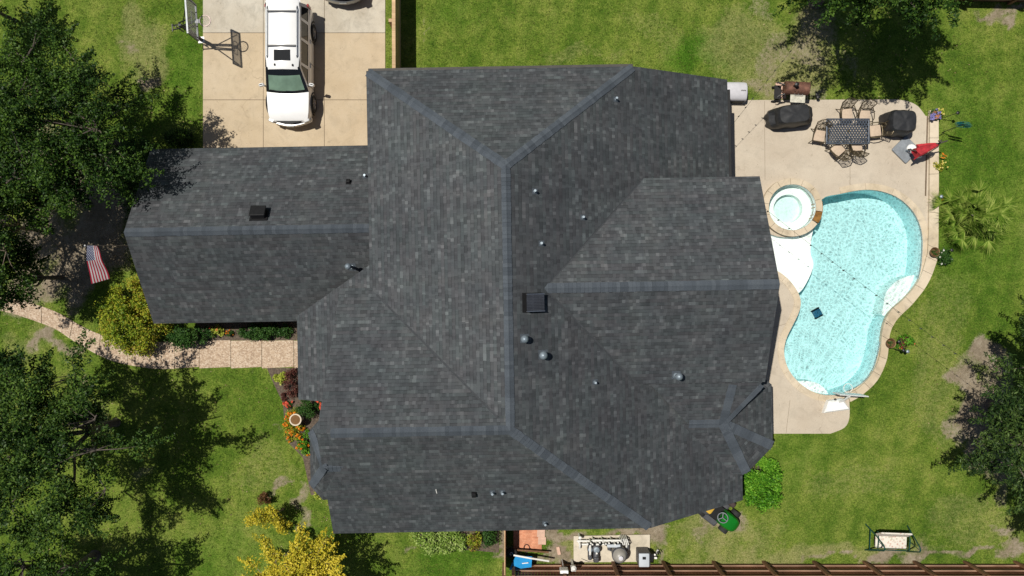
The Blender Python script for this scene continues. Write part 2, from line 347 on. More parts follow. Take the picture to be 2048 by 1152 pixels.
M['solar'] = brick_mat("solar_cells", (0.015, 0.018, 0.028), (0.02, 0.024, 0.034), (0.10, 0.11, 0.13), 8, 4.0, 0.45, bm=0.0)
M['headlight'] = glass_mat("headlight_lens", (0.5, 0.5, 0.5), 0.1)
M['red_lens'] = glass_mat("red_lens", (0.35, 0.02, 0.02), 0.15)
m_, n_, b_ = new_mat("clear_backboard"); b_.inputs['Base Color'].default_value = (.36, .38, .34, 1); b_.inputs['Roughness'].default_value = .25
t_ = n_.nodes.new('ShaderNodeBsdfTransparent'); x_ = n_.nodes.new('ShaderNodeMixShader'); f_ = ramp(n_, noise_n(n_, objco(n_), 3, 3), [(0.3, .5), (0.7, .6)])
n_.links.new(f_, x_.inputs[0]); n_.links.new(b_.outputs[0], x_.inputs[1]); n_.links.new(t_.outputs[0], x_.inputs[2]); n_.links.new(x_.outputs[0], n_.nodes['Material Output'].inputs[0])
M['board'] = m_
M['grey_frame'] = mat("grey_painted_frame", (0.13, 0.14, 0.15), 0.4, metal=0.4)
M['bronze'] = mat("bronze_cast_metal", (0.10, 0.078, 0.045), 0.45, 0.3, 20, metal=0.6)
M['table_metal'] = mat("slate_table_metal", (0.07, 0.085, 0.11), 0.42, 0.2, 20, metal=0.3)
M['cushion'] = mat("beige_cushion", (0.50, 0.39, 0.29), 0.9, 0.1, 10)
M['cover'] = mat("black_canvas_cover", (0.014, 0.015, 0.017), 0.55, 0.35, 5, bmp=0.5, bscale=9)
M['rust'] = mat("rusty_steel", (0.16, 0.075, 0.05), 0.7, 0.5, 7, metal=0.3, bmp=0.3)
M['shelf_grey'] = mat("pale_metal_shelf", (0.48, 0.46, 0.38), 0.6, 0.3, 9)
M['umb_red'] = mat("red_umbrella_cloth", (0.36, 0.016, 0.024), 0.85, 0.35, 6)
M['base_grey'] = mat("grey_resin_base", (0.20, 0.22, 0.24), 0.6, 0.25, 4)
M['white_plastic'] = mat("white_plastic", (0.80, 0.80, 0.78), 0.4, 0.05)
M['pvc'] = mat("white_pvc_pipe", (0.74, 0.73, 0.69), 0.4, 0.08)
M['pale_grey'] = mat("pale_grey_enamel", (0.58, 0.57, 0.60), 0.35, 0.08)
M['filter_tan'] = mat("grey_filter_plastic", (0.30, 0.285, 0.255), 0.4, 0.12, 4)
M['heater'] = mat("heater_grey_panel", (0.46, 0.50, 0.54), 0.5, 0.06)
M['pump'] = mat("charcoal_pump", (0.06, 0.062, 0.07), 0.5, 0.25)
M['blue'] = mat("blue_barrow_tray", (0.025, 0.28, 0.62), 0.4, 0.12, 4)
M['navy'] = mat("blue_pool_cleaner", (0.010, 0.09, 0.17), 0.5, 0.25, 8)
M['mow_green'] = mat("green_hood_paint", (0.006, 0.16, 0.012), 0.35, 0.08)
M['mow_yellow'] = mat("yellow_seat_vinyl", (0.55, 0.34, 0.04), 0.5, 0.12)
M['seat_dark'] = mat("dark_vinyl", (0.05, 0.03, 0.028), 0.6)
M['swing_green'] = mat("dark_green_frame", (0.012, 0.07, 0.055), 0.4, 0.15, metal=0.2)
M['floral'] = floral_mat()
M['flag'] = flag_mat()
M['pole'] = mat("dark_pole", (0.06, 0.05, 0.04), 0.5)
M['stone'] = mat("carved_stone", (0.60, 0.52, 0.40), 0.85, 0.12, 8)
M['bath_water'] = mat("brown_bath_water", (0.17, 0.09, 0.035), 0.12, 0.2, 6)
M['copper'] = mat("copper_bowl", (0.24, 0.14, 0.07), 0.4, 0.4, 14, metal=0.5)
M['teal'] = mat("teal_spinner", (0.03, 0.22, 0.22), 0.35, 0.4, 9, metal=0.4)
M['wire'] = mat("black_wire", (0.02, 0.02, 0.018), 0.6)
M['bulb'] = glass_mat("bulb_glass", (0.10, 0.09, 0.07), 0.1)
M['terracotta'] = mat("terracotta", (0.36, 0.15, 0.08), 0.8, 0.2)
M['plate'] = mat("plate_metal", (0.34, 0.35, 0.34), 0.5, 0.1)

# ------------------------------------------------------------------ mesh helpers
class MB:
    def __init__(s): s.v = []; s.f = []; s.mi = []; s.cur = 0; s.mats = []
    def mat(s, key):
        if key not in s.mats: s.mats.append(key)
        s.cur = s.mats.index(key); return s
    def add(s, vs, fs, M4=None):
        o = len(s.v)
        for p in vs:
            p = Vector(p); s.v.append(tuple(M4 @ p) if M4 else tuple(p))
        for f in fs: s.f.append(tuple(i + o for i in f)); s.mi.append(s.cur)
        return s
    def box(s, c, d, rz=0.0, bev=0.0, M4=None):
        x, y, z = d[0] / 2, d[1] / 2, d[2] / 2
        T = Matrix.Translation(c) @ Matrix.Rotation(rz, 4, 'Z')
        if M4: T = M4 @ T
        if bev <= 0:
            vs = [(i * x, j * y, k * z) for k in (-1, 1) for j in (-1, 1) for i in (-1, 1)]
            fs = [(0, 2, 3, 1), (4, 5, 7, 6), (0, 1, 5, 4), (2, 6, 7, 3), (0, 4, 6, 2), (1, 3, 7, 5)]
            return s.add(vs, fs, T)
        b = min(bev, x * 0.95, y * 0.95, z * 0.95)
        def ring(zz, ins):
            X, Y, q = x - ins, y - ins, b * 0.8
            return [(-X + q, -Y, zz), (X - q, -Y, zz), (X, -Y + q, zz), (X, Y - q, zz), (X - q, Y, zz), (-X + q, Y, zz), (-X, Y - q, zz), (-X, -Y + q, zz)]
        vs = ring(-z, b) + ring(-z + b, 0) + ring(z - b, 0) + ring(z - b * 0.3, b * 0.3) + ring(z, b)
        fs = [tuple(range(7, -1, -1)), tuple(range(32, 40))]
        for r in range(4):
            for i in range(8): fs.append((r * 8 + i, r * 8 + (i + 1) % 8, r * 8 + 8 + (i + 1) % 8, r * 8 + 8 + i))
        return s.add(vs, fs, T)
    def tube(s, pts, r, n=8, closed=False):
        pts = [Vector(p) for p in pts]; m = len(pts)
        rr = r if isinstance(r, (list, tuple)) else [r] * m
        vs = []; prev = None
        for i, p in enumerate(pts):
            if closed: d = pts[(i + 1) % m] - pts[i - 1]
            else: d = pts[min(i + 1, m - 1)] - pts[max(i - 1, 0)]
            if d.length < 1e-9: d = Vector((0, 0, 1))
            d.normalize()
            if prev is None:
                a = Vector((0, 0, 1)) if abs(d.z) < 0.9 else Vector((1, 0, 0))
                u = d.cross(a).normalized()
            else:
                u = prev - d * prev.dot(d)
                u = u.normalized() if u.length > 1e-6 else d.cross(Vector((0.3, 0.5, 0.8))).normalized()
            prev = u; v = d.cross(u)
            for k in range(n):
                t = 2 * math.pi * k / n; vs.append(p + (u * math.cos(t) + v * math.sin(t)) * rr[i])
        fs = []
        for i in range(m if closed else m - 1):
            j = (i + 1) % m
            for k in range(n): fs.append((i * n + k, i * n + (k + 1) % n, j * n + (k + 1) % n, j * n + k))
        if not closed: fs.append(tuple(range(n - 1, -1, -1))); fs.append(tuple((m - 1) * n + k for k in range(n)))
        return s.add(vs, fs)
    def cyl(s, p0, p1, r0, r1=None, n=12): return s.tube([p0, p1], [r0, r0 if r1 is None else r1], n)
    def lathe(s, prof, c=(0, 0, 0), n=20, M4=None, sx=1.0, sy=1.0):
        vs = []; m = len(prof)
        for (r, z) in prof:
            for k in range(n):
                t = 2 * math.pi * k / n; vs.append((c[0] + r * math.cos(t) * sx, c[1] + r * math.sin(t) * sy, c[2] + z))
        fs = [(i * n + k, i * n + (k + 1) % n, (i + 1) * n + (k + 1) % n, (i + 1) * n + k) for i in range(m - 1) for k in range(n)]
        fs.append(tuple(range(n - 1, -1, -1))); fs.append(tuple((m - 1) * n + k for k in range(n)))
        return s.add(vs, fs, M4)
    def loft(s, rings, cap=True):
        n = len(rings[0]); vs = [p for r in rings for p in r]; fs = []
        for i in range(len(rings) - 1):
            for k in range(n): fs.append((i * n + k, i * n + (k + 1) % n, (i + 1) * n + (k + 1) % n, (i + 1) * n + k))
        if cap: fs.append(tuple(range(n - 1, -1, -1))); fs.append(tuple((len(rings) - 1) * n + k for k in range(n)))
        return s.add(vs, fs)
    def prism(s, poly, z0, z1):
        n = len(poly)
        a = sum(poly[i][0] * poly[(i + 1) % n][1] - poly[(i + 1) % n][0] * poly[i][1] for i in range(n))
        if a < 0: poly = poly[::-1]
        vs = [(p[0], p[1], z0) for p in poly] + [(p[0], p[1], z1) for p in poly]
        fs = [tuple(range(n - 1, -1, -1)), tuple(range(n, 2 * n))] + [(i, (i + 1) % n, n + (i + 1) % n, n + i) for i in range(n)]
        return s.add(vs, fs)
    def quad(s, a, b, c, d): return s.add([a, b, c, d], [(0, 1, 2, 3)])
    def sheet(s, grid):
        h = len(grid); wd = len(grid[0])
        return s.add([p for r in grid for p in r], [(i * wd + j, i * wd + j + 1, (i + 1) * wd + j + 1, (i + 1) * wd + j) for i in range(h - 1) for j in range(wd - 1)])
    def build(s, name, m=None, parent=None, smooth=False, fix=True, loc=None, rz=0.0):
        me = bpy.data.meshes.new(name); me.from_pydata(s.v, [], s.f)
        keys = s.mats if s.mats else [m]
        for k in keys: me.materials.append(M[k])
        if s.mats: me.polygons.foreach_set('material_index', s.mi)
        if fix:
            bm = bmesh.new(); bm.from_mesh(me); bmesh.ops.recalc_face_normals(bm, faces=bm.faces); bm.to_mesh(me); bm.free()
        if smooth:
            me.shade_smooth()
            try: me.set_sharp_from_angle(angle=R(40))
            except Exception: pass
        me.update()
        o = bpy.data.objects.new(name, me); C.objects.link(o)
        if parent: o.parent = parent
        if loc: o.location = loc
        o.rotation_euler.z = rz
        return o

def thing(name, label, cat, loc=(0, 0, 0), rz=0.0, group=None):
    o = bpy.data.objects.new(name, None); o.empty_display_size = 0.2; C.objects.link(o)
    o.location = loc; o.rotation_euler = (0, 0, rz); o['label'] = label; o['category'] = cat
    if group: o['group'] = group
    return o
def tag(o, label, cat, group=None):
    o['label'] = label; o['category'] = cat
    if group: o['group'] = group
    return o
def struct(o, label, cat, kind='structure'):
    o['kind'] = kind; o['label'] = label; o['category'] = cat; return o
def copy_tree(o, parent=None):
    c = o.copy(); C.objects.link(c); c.parent = parent
    for ch in list(o.children): copy_tree(ch, c)
    return c

def fill_poly(outer, holes, z, name, key, parent=None):
    "flat sheet with holes"
    bm = bmesh.new(); edges = []
    for loop in [outer] + holes:
        vs = [bm.verts.new((p[0], p[1], z)) for p in loop]
        for i in range(len(vs)): edges.append(bm.edges.new((vs[i], vs[(i + 1) % len(vs)])))
    bmesh.ops.triangle_fill(bm, edges=edges, use_beauty=True)
    bmesh.ops.recalc_face_normals(bm, faces=bm.faces)
    for f in bm.faces:
        if f.normal.z < 0: f.normal_flip()
    # skirt
    ne = [e for e in bm.edges if len(e.link_faces) == 1]
    r = bmesh.ops.extrude_edge_only(bm, edges=ne)
    for v in r['geom']:
        if isinstance(v, bmesh.types.BMVert): v.co.z -= 0.12
    me = bpy.data.meshes.new(name); bm.to_mesh(me); bm.free(); me.materials.append(M[key])
    o = bpy.data.objects.new(name, me); C.objects.link(o)
    if parent: o.parent = parent
    return o

def smooth_loop(pts, k=6, closed=True):
    "Catmull-Rom through 2-D points"
    n = len(pts); out = []
    for i in range(n if closed else n - 1):
        if closed: p0, p1, p2, p3 = pts[i - 1], pts[i], pts[(i + 1) % n], pts[(i + 2) % n]
        else: p0, p1, p2, p3 = pts[max(i - 1, 0)], pts[i], pts[i + 1], pts[min(i + 2, n - 1)]
        for j in range(k):
            t = j / k; o = []
            for a in range(len(p1)):
                o.append(0.5 * (2 * p1[a] + (p2[a] - p0[a]) * t + (2 * p0[a] - 5 * p1[a] + 4 * p2[a] - p3[a]) * t * t + (3 * p1[a] - p0[a] - 3 * p2[a] + p3[a]) * t ** 3))
            out.append(tuple(o))
    if not closed: out.append(tuple(pts[-1]))
    return out
def gp(l): return [tuple(G(a, b)[:2]) for a, b in l]
def inside(x, y, poly):
    "vectorised point in polygon"
    c = np.zeros(np.shape(x), bool); n = len(poly)
    for i in range(n):
        x0, y0 = poly[i]; x1, y1 = poly[i - 1]
        if y0 == y1: continue
        c ^= ((y0 > y) != (y1 > y)) & (x < (x1 - x0) * (y - y0) / (y1 - y0) + x0)
    return c
def offset_loop(pts, d):
    n = len(pts); a = sum(pts[i][0] * pts[(i + 1) % n][1] - pts[(i + 1) % n][0] * pts[i][1] for i in range(n))
    sg = 1 if a > 0 else -1; out = []
    for i in range(n):
        t = Vector(pts[(i + 1) % n]) - Vector(pts[i - 1]); t.normalize()
        out.append((pts[i][0] + t.y * d * sg, pts[i][1] - t.x * d * sg))
    return out
def vnoise(x, y, seed):
    xi = np.floor(x).astype(int); yi = np.floor(y).astype(int); fx = x - xi; fy = y - yi
    fx = fx * fx * (3 - 2 * fx); fy = fy * fy * (3 - 2 * fy)
    def h(a, b):
        n = (a * 374761393 + b * 668265263 + seed * 1442695041) & 0x7fffffff
        n = ((n ^ (n >> 13)) * 1274126177) & 0x7fffffff
        return ((n ^ (n >> 16)) & 0xffff) / 65535.0
    return (h(xi, yi) * (1 - fx) + h(xi + 1, yi) * fx) * (1 - fy) + (h(xi, yi + 1) * (1 - fx) + h(xi + 1, yi + 1) * fx) * fy
def fbm(x, y, seed, oct=4):
    s = 0; a = 0.5
    for i in range(oct): s = s + a * vnoise(x, y, seed + i * 17); x = x * 2.03 + 3.1; y = y * 2.03 + 1.7; a *= 0.5
    return s

# ------------------------------------------------------------------ the pool outlines
pool_px = [(1643, 399), (1680, 388), (1730, 380), (1772, 386), (1806, 404), (1831, 433), (1843, 470), (1843, 512), (1838, 550), (1824, 585), (1799, 613), (1775, 637), (1763, 662),
           (1757, 700), (1746, 737), (1726, 764), (1698, 781), (1664, 790), (1630, 785), (1600, 767), (1578, 741), (1568, 710), (1571, 680), (1585, 650), (1598, 622), (1600, 597), (1586, 570), (1564, 548),
           (1530, 528), (1505, 500), (1505, 470), (1530, 466), (1560, 474), (1600, 471), (1633, 441)]
pool = smooth_loop(gp(pool_px), 4)
spa_c = G(1580, 416); SPA_R = 1.06
spa = [(spa_c.x + SPA_R * math.cos(t), spa_c.y + SPA_R * 0.97 * math.sin(t)) for t in [2 * math.pi * i / 40 for i in range(40)]]

# ------------------------------------------------------------------ lawn
def make_lawn():
    st = 0.2; xs = np.arange(-30, 30.01, st); ys = np.arange(-20, 20.01, st)
    X, Y = np.meshgrid(xs, ys); nx = len(xs); ny = len(ys)
    wx = X + (fbm(X * 0.8, Y * 0.8, 3) - 0.47) * 2.6; wy = Y + (fbm(X * 0.8, Y * 0.8, 91) - 0.47) * 2.6
    soil = np.zeros_like(X); dry = np.zeros_like(X); lush = np.zeros_like(X)
    def blob(arr, px, py, rx, ry, s):
        c = G(px, py); d = ((wx - c.x) / (rx / PPM)) ** 2 + ((wy - c.y) / (ry / PPM)) ** 2
        np.maximum(arr, s * np.clip(1.35 - d, 0, 1), out=arr)
    for b in [(300, 160, 24, 22, .8), (262, 85, 14, 28, .6), (325, 205, 20, 14, .6), (205, 400, 85, 55, .95), (190, 480, 95, 85, 1), (250, 330, 60, 40, .9), (150, 560, 60, 60, 1), (70, 480, 70, 70, .9),
              (115, 330, 110, 90, .8), (60, 570, 60, 60, .8), (110, 690, 60, 18, .8), (180, 780, 30, 30, .6), (180, 830, 60, 50, .45), (300, 940, 30, 30, .5), (560, 985, 34, 10, .75), (610, 1010, 16, 40, .7), (545, 845, 10, 10, .6), (500, 755, 8, 12, .45),
              (1545, 110, 30, 65, .55), (1500, 175, 50, 30, .6), (1600, 100, 40, 50, .6), (1640, 178, 30, 18, .55), (1520, 20, 24, 30, .5), (1640, 60, 60, 50, .6), (1700, 120, 30, 50, .5),
              (1940, 800, 32, 80, .95), (1985, 720, 34, 40, .95), (1912, 860, 18, 32, .7), (1960, 900, 40, 52, .85), (2010, 850, 60, 120, .9), (1990, 1080, 26, 22, .8), (2035, 1110, 40, 20, .8), (2020, 980, 30, 40, .6),
              (1780, 1122, 60, 16, .85), (1300, 1090, 40, 30, .9), (1420, 1075, 30, 24, .6), (1460, 1045, 50, 22, .75), (1110, 1085, 22, 34, .85), (1120, 1050, 120, 16, .9), (1250, 1062, 120, 10, .9), (1080, 1125, 80, 10, .8),
              (1350, 1126, 90, 6, .7), (1500, 1124, 120, 8, .8), (1650, 1123, 120, 8, .8), (1900, 1121, 160, 9, .8), (1010, 1110, 14, 60, .9), (985, 1110, 10, 50, .6), (820, 1080, 20, 10, .6), (845, 45, 8, 60, .5), (2020, 25, 60, 18, .8), (1790, 640, 20, 20, .2)]: blob(soil, *b)
    for b in [(290, 90, 60, 90, .6), (1490, 100, 90, 90, .55), (1580, 150, 90, 60, .7), (1620, 80, 70, 70, .7), (1330, 70, 80, 60, .35), (1560, 180, 90, 50, .8), (640, 840, 80, 120, .15), (480, 830, 80, 120, .15), (540, 940, 90, 60, .35), (420, 1010, 60, 50, .2),
              (1880, 780, 70, 150, .4), (1960, 1050, 120, 80, .4), (1450, 1060, 120, 40, .6), (1700, 960, 120, 60, .35), (1780, 560, 40, 140, .3), (1900, 610, 60, 90, .35), (1160, 1090, 60, 60, .7), (60, 690, 70, 40, .45), (1600, 1110, 300, 24, .7), (1950, 150, 60, 60, .15), (1170, 125, 120, 14, .4)]: blob(dry, *b)
    for b in [(1395, 105, 46, 44, .95), (1390, 130, 60, 34, .9), (900, 30, 50, 30, .5), (380, 130, 36, 120, .6), (1950, 400, 120, 240, .5), (1560, 900, 80, 60, .4), (440, 1110, 120, 40, .5), (560, 780, 60, 60, .4), (910, 1125, 90, 30, .7), (1990, 520, 60, 140, .5)]: blob(lush, *b)
    keep = np.ones((ny - 1, nx - 1), bool)
    ins = inside(X, Y, pool) | inside(X, Y, spa)
    keep &= ~(ins[:-1, :-1] | ins[1:, :-1] | ins[:-1, 1:] | ins[1:, 1:])
    idx = np.arange(nx * ny).reshape(ny, nx)
    q = np.stack([idx[:-1, :-1], idx[:-1, 1:], idx[1:, 1:], idx[1:, :-1]], -1)[keep]
    Z = (fbm(X * 0.3, Y * 0.3, 50) - 0.47) * 0.012
    edge = (np.abs(X) > 29.9) | (np.abs(Y) > 19.9); Z[edge] = 0
    v = np.stack([X, Y, Z], -1).reshape(-1, 3).tolist(); f = q.tolist()
    o = len(v)
    far = [(-400, -400, 0), (400, -400, 0), (400, 400, 0), (-400, 400, 0), (xs[0], ys[0], 0), (xs[-1], ys[0], 0), (xs[-1], ys[-1], 0), (xs[0], ys[-1], 0)]
    v += far; f += [[o, o + 1, o + 5, o + 4], [o + 1, o + 2, o + 6, o + 5], [o + 2, o + 3, o + 7, o + 6], [o + 3, o, o + 4, o + 7]]
    me = bpy.data.meshes.new('lawn'); me.from_pydata(v, [], f); me.materials.append(M['lawn'])
    a = me.color_attributes.new('soil', 'FLOAT_COLOR', 'POINT')
    col = np.zeros((len(v), 4), np.float32); col[:, 3] = 1
    col[:nx * ny, 0] = soil.ravel(); col[:nx * ny, 1] = dry.ravel(); col[:nx * ny, 2] = lush.ravel()
    a.data.foreach_set('color', col.ravel())
    ob = bpy.data.objects.new('lawn', me); C.objects.link(ob)
    struct(ob, 'mown lawn with worn bare soil patches around the house', 'lawn')
make_lawn()

# driveway of panels, saw joints between them
def slabs(name, cells, z, key, label, cat, gap=0.012):
    mb = MB()
    for poly, k in cells:
        mb.mat(k); c = Vector((sum(p[0] for p in poly) / len(poly), sum(p[1] for p in poly) / len(poly)))
        pp = []
        for p in poly:
            d = c - Vector(p); pp.append((p[0] + d.x / d.length * gap * 1.4, p[1] + d.y / d.length * gap * 1.4))
        mb.prism(pp, -0.1, z)
    o = mb.build(name, key); struct(o, label, cat); return o
xsd = [406, 527, 649, 771]; ysd = [-420, -70, 66, 200, 330]
cells = []
for i in range(3):
    for j in range(4):
        cells.append((gp([(xsd[i], ysd[j]), (xsd[i + 1], ysd[j]), (xsd[i + 1], ysd[j + 1]), (xsd[i], ysd[j + 1])]), 'drive_old' if (j < 2) else 'drive'))
slabs('driveway', cells, 0.03, 'drive', 'sandy concrete driveway slabs with dark joints in front of the garage', 'driveway')
MB().prism(gp([(407, -418), (770, -418), (770, 328), (407, 328)]), -0.1, 0.018).build('driveway_joint', 'joint')
struct(bpy.data.objects['driveway_joint'], 'dark joint filler between the driveway slabs', 'driveway joint')

# garden path
top = smooth_loop([(-120, 560), (-40, 585), (40, 600), (110, 622), (170, 655), (225, 675), (300, 683), (350, 682)], 5, False)
bot = smooth_loop([(-120, 600), (-40, 612), (40, 632), (110, 658), (160, 690), (225, 722), (300, 737), (350, 738)], 5, False)
cells = []; seg = [0, 7, 13, 18, 23, 27, 31, len(top) - 1]
for a, b in zip(seg[:-1], seg[1:]):
    cells.append((gp(top[a:b + 1] + bot[a:b + 1][::-1]), 'path'))
for a, b in zip([350, 399, 462, 524, 588], [399, 462, 524, 588, 700]): cells.append((gp([(a, 681), (b, 680), (b, 734), (a, 737)]), 'path'))
slabs('path', cells, 0.035, 'path', 'curving pebbled concrete path from the lawn to the front porch', 'path', 0.010)

# planting beds
def bed(poly, label):
    o = MB().prism(gp(poly), -0.1, 0.022).build('mulch_bed', 'mulch'); struct(o, label, 'mulch bed')
bed([(534, 736), (700, 736), (720, 1000), (622, 990), (606, 915), (572, 880), (566, 806), (548, 768)], 'dark mulch bed along the front porch')
bed([(395, 600), (640, 600), (640, 680), (395, 681)], 'dark mulch bed between the garage wall and the path')
bed([(840, 1000), (998, 1000), (998, 1105), (840, 1092)], 'mulch bed under the pale groundcover by the side wall')

# ------------------------------------------------------------------ pool
deck_px = [(1400, 201), (1600, 200), (1790, 199)] + smooth_loop([(1790, 199), (1815, 203), (1835, 213), (1850, 232)], 4, False)[1:] + \
          [(1873, 236), (1873, 500), (1868, 530), (1851, 570), (1822, 608), (1792, 638), (1777, 668), (1771, 718), (1752, 760), (1722, 789), (1698, 803)] + \
          smooth_loop([(1698, 803), (1698, 835), (1688, 855), (1660, 867)], 4, False)[1:] + [(1540, 867), (1380, 867)]
deck = fill_poly(gp(deck_px), [pool, spa], 0.04, 'pool_deck', 'deck'); struct(deck, 'pale beige concrete deck around the pool', 'pool deck')
mb = MB()
for (a, b) in [((1529, 202), (1530, 360)), ((1855, 232), (1851, 392)), ((1580, 800), (1572, 866)), ((1700, 205), (1700, 379)), ((1597, 640), (1530, 660))]:
    p, q = G(*a, 0.041), G(*b, 0.041); d = (q - p).normalized(); nrm = Vector((-d.y, d.x, 0)) * (0.035 if a[0] == 1855 else 0.006)
    mb.quad(p - nrm, q - nrm, q + nrm, p + nrm)
for v_i in range(len(mb.v)): mb.v[v_i] = (mb.v[v_i][0], mb.v[v_i][1], 0.0445)
struct(mb.build('deck_joint', 'joint', fix=False), 'thin dark expansion joints in the pool deck', 'deck joint')
# coping ring
out_l = offset_loop(pool, 0.30); cop = MB().mat('flag_stone'); n = len(pool)
i = 0; rg = random.Random(3)
while i < n:
    st_ = rg.choice([3, 4, 4, 5]); e = min(n, i + st_)
    a = [pool[(k) % n] for k in range(i, e + 1)]; b = [out_l[(k) % n] for k in range(i, e + 1)]
    poly = a + b[::-1]
    if not any((Vector(p) - Vector(spa_c[:2])).length < SPA_R + 0.42 for p in poly):
        c = Vector((sum(p[0] for p in poly) / len(poly), sum(p[1] for p in poly) / len(poly)))
        cop.prism([tuple(Vector(p) + (c - Vector(p)).normalized() * 0.007) for p in poly], -0.02, 0.06 + rg.uniform(0, 0.006))
    i = e
struct(cop.build('pool_coping', 'flag_stone'), 'tan flagstone coping around the pool edge', 'coping')
# stone border on the lawn side
bo = smooth_loop([(1874, 222), (1874, 300), (1874, 400), (1873, 500), (1868, 530), (1851, 570), (1822, 608), (1792, 638), (1777, 668), (1771, 718), (1752, 760), (1722, 789), (1698, 803)], 4, False)
bi = smooth_loop([(1856, 222), (1856, 300), (1855, 400), (1853, 490), (1848, 520), (1834, 561), (1808, 594), (1776, 624), (1762, 658), (1756, 712), (1738, 750), (1713, 776), (1692, 786)], 4, False)
br_ = MB().mat('flag_stone'); bor_seg = list(range(0, len(bo), 3)) + ([len(bo) - 1] if (len(bo) - 1) % 3 else [])
for a, b in zip(bor_seg[:-1], bor_seg[1:]):
    poly = gp(bo[a:b + 1] + bi[a:b + 1][::-1]); c = Vector((sum(p[0] for p in poly) / len(poly), sum(p[1] for p in poly) / len(poly)))
    br_.prism([tuple(Vector(p) + (c - Vector(p)).normalized() * 0.008) for p in poly], -0.05, 0.15 + rg.uniform(0, 0.008))
tag(br_.build('stone_border', 'flag_stone'), 'raised pale flagstone border between the pool deck and the lawn', 'stone border')

pl = thing('swimming_pool', 'freeform swimming pool with rippling turquoise water', 'pool', tuple(G(1700, 580)))
ox, oy = pl.location.x, pl.location.y
def rel(pts): return [(p[0] - ox, p[1] - oy) for p in pts]
pr = rel(pool)
mb = MB()
for i in range(n):
    a, b = pr[i], pr[(i + 1) % n]; mb.quad((*a, 0.055), (*b, 0.055), (*b, -1.3), (*a, -1.3))
mb.build('pool_wall', 'plaster_wall', pl, fix=False, smooth=True)
fl = fill_poly(pr, [], -1.3, 'pool_floor', 'plaster', pl)
ledge = rel(gp(smooth_loop([(1490, 455), (1560, 462), (1608, 452), (1636, 438), (1628, 470), (1625, 505), (1631, 528), (1622, 556), (1603, 585), (1585, 580), (1560, 552), (1520, 535), (1490, 520)], 4)))
def shelf(poly, z):
    "keep the shelf inside the pool outline"
    mb = MB().mat('shelf_plaster'); pts = []
    for p in poly:
        q = Vector(p)
        if not inside(np.array([q.x]), np.array([q.y]), pr)[0]:
            q = min((Vector(s) for s in pr), key=lambda s: (s - q).length)
        pts.append((q.x, q.y))
    o = [pts[0]]
    for p in pts[1:]:
        if (Vector(p) - Vector(o[-1])).length > 0.02: o.append(p)
    return mb.prism(o, -1.29, z)
shelf(ledge, -0.24).build('tanning_ledge', 'shelf_plaster', pl)
shelf(rel(gp(smooth_loop([(1776, 612), (1780, 588), (1795, 568), (1815, 556), (1838, 552), (1824, 586), (1799, 614), (1780, 632), (1772, 628)], 3))), -0.42).build('corner_bench', 'shelf_plaster', pl)
shelf(rel(gp(smooth_loop([(1600, 766), (1620, 764), (1645, 770), (1664, 790), (1640, 788), (1615, 779)], 3))), -0.42).build('corner_bench', 'shelf_plaster', pl)
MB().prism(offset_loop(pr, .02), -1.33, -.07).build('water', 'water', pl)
# spa
sp = thing('spa', 'round raised hot tub with bench ring beside the swimming pool', 'hot tub', tuple(spa_c))
c40 = [(math.cos(2 * math.pi * i / 40), math.sin(2 * math.pi * i / 40)) for i in range(40)]
mb = MB()
def ringwall(mb, r0, z0, r1, z1, cx=0, cy=0):
    for i in range(40):
        a, b = c40[i], c40[(i + 1) % 40]
        mb.quad((cx + a[0] * r0, cy + a[1] * r0 * .97, z0), (cx + b[0] * r0, cy + b[1] * r0 * .97, z0), (cx + b[0] * r1, cy + b[1] * r1 * .97, z1), (cx + a[0] * r1, cy + a[1] * r1 * .97, z1))
ringwall(mb, SPA_R, 0.30, SPA_R, -0.25); mb.build('spa_wall', 'plaster', sp, fix=False, smooth=True)
mb = MB(); ringwall(mb, SPA_R, -0.25, 0.66, -0.25); ringwall(mb, 0.66, -0.25, 0.66, -0.62)
mb.build('spa_bench', 'shelf_plaster', sp, fix=False)
mb = MB(); mb.add([(a[0] * .66, a[1] * .64, -0.62) for a in c40], [tuple(range(40))]); mb.build('spa_floor', 'plaster', sp, fix=False)
mb = MB().mat('flag_stone')
for k in range(14):
    t0, t1 = 2 * math.pi * k / 14 + .3, 2 * math.pi * (k + 1) / 14 + .3; mid = (t0 + t1) / 2 % (2 * math.pi)
    if 5.9 < mid < 6.35: continue
    aa = [t0 + (t1 - t0) * j / 4 for j in range(5)]
    poly = [(math.cos(t) * SPA_R, math.sin(t) * SPA_R * .97) for t in aa] + [(math.cos(t) * (SPA_R + .30), math.sin(t) * (SPA_R + .30) * .97) for t in aa[::-1]]
    c = Vector((sum(p[0] for p in poly) / len(poly), sum(p[1] for p in poly) / len(poly)))
    mb.prism([tuple(Vector(p) + (c - Vector(p)).normalized() * .008) for p in poly], -1.2, 0.31 + rg.uniform(0, .006))
mb.build('spa_coping', 'flag_stone', sp)
aa = [5.75 + (6.5 - 5.75) * j / 6 for j in range(7)]
MB().prism([(math.cos(t) * SPA_R * 1.0, math.sin(t) * SPA_R * .97) for t in aa] + [(math.cos(t) * (SPA_R + .36), math.sin(t) * (SPA_R + .36) * .97) for t in aa[::-1]], -1.2, 0.2).build('spillway', 'spill', sp)
MB().prism([(a[0] * SPA_R * 1.01, a[1] * SPA_R * .98) for a in c40], -.66, .16).build('spa_water', 'spa_water', sp)

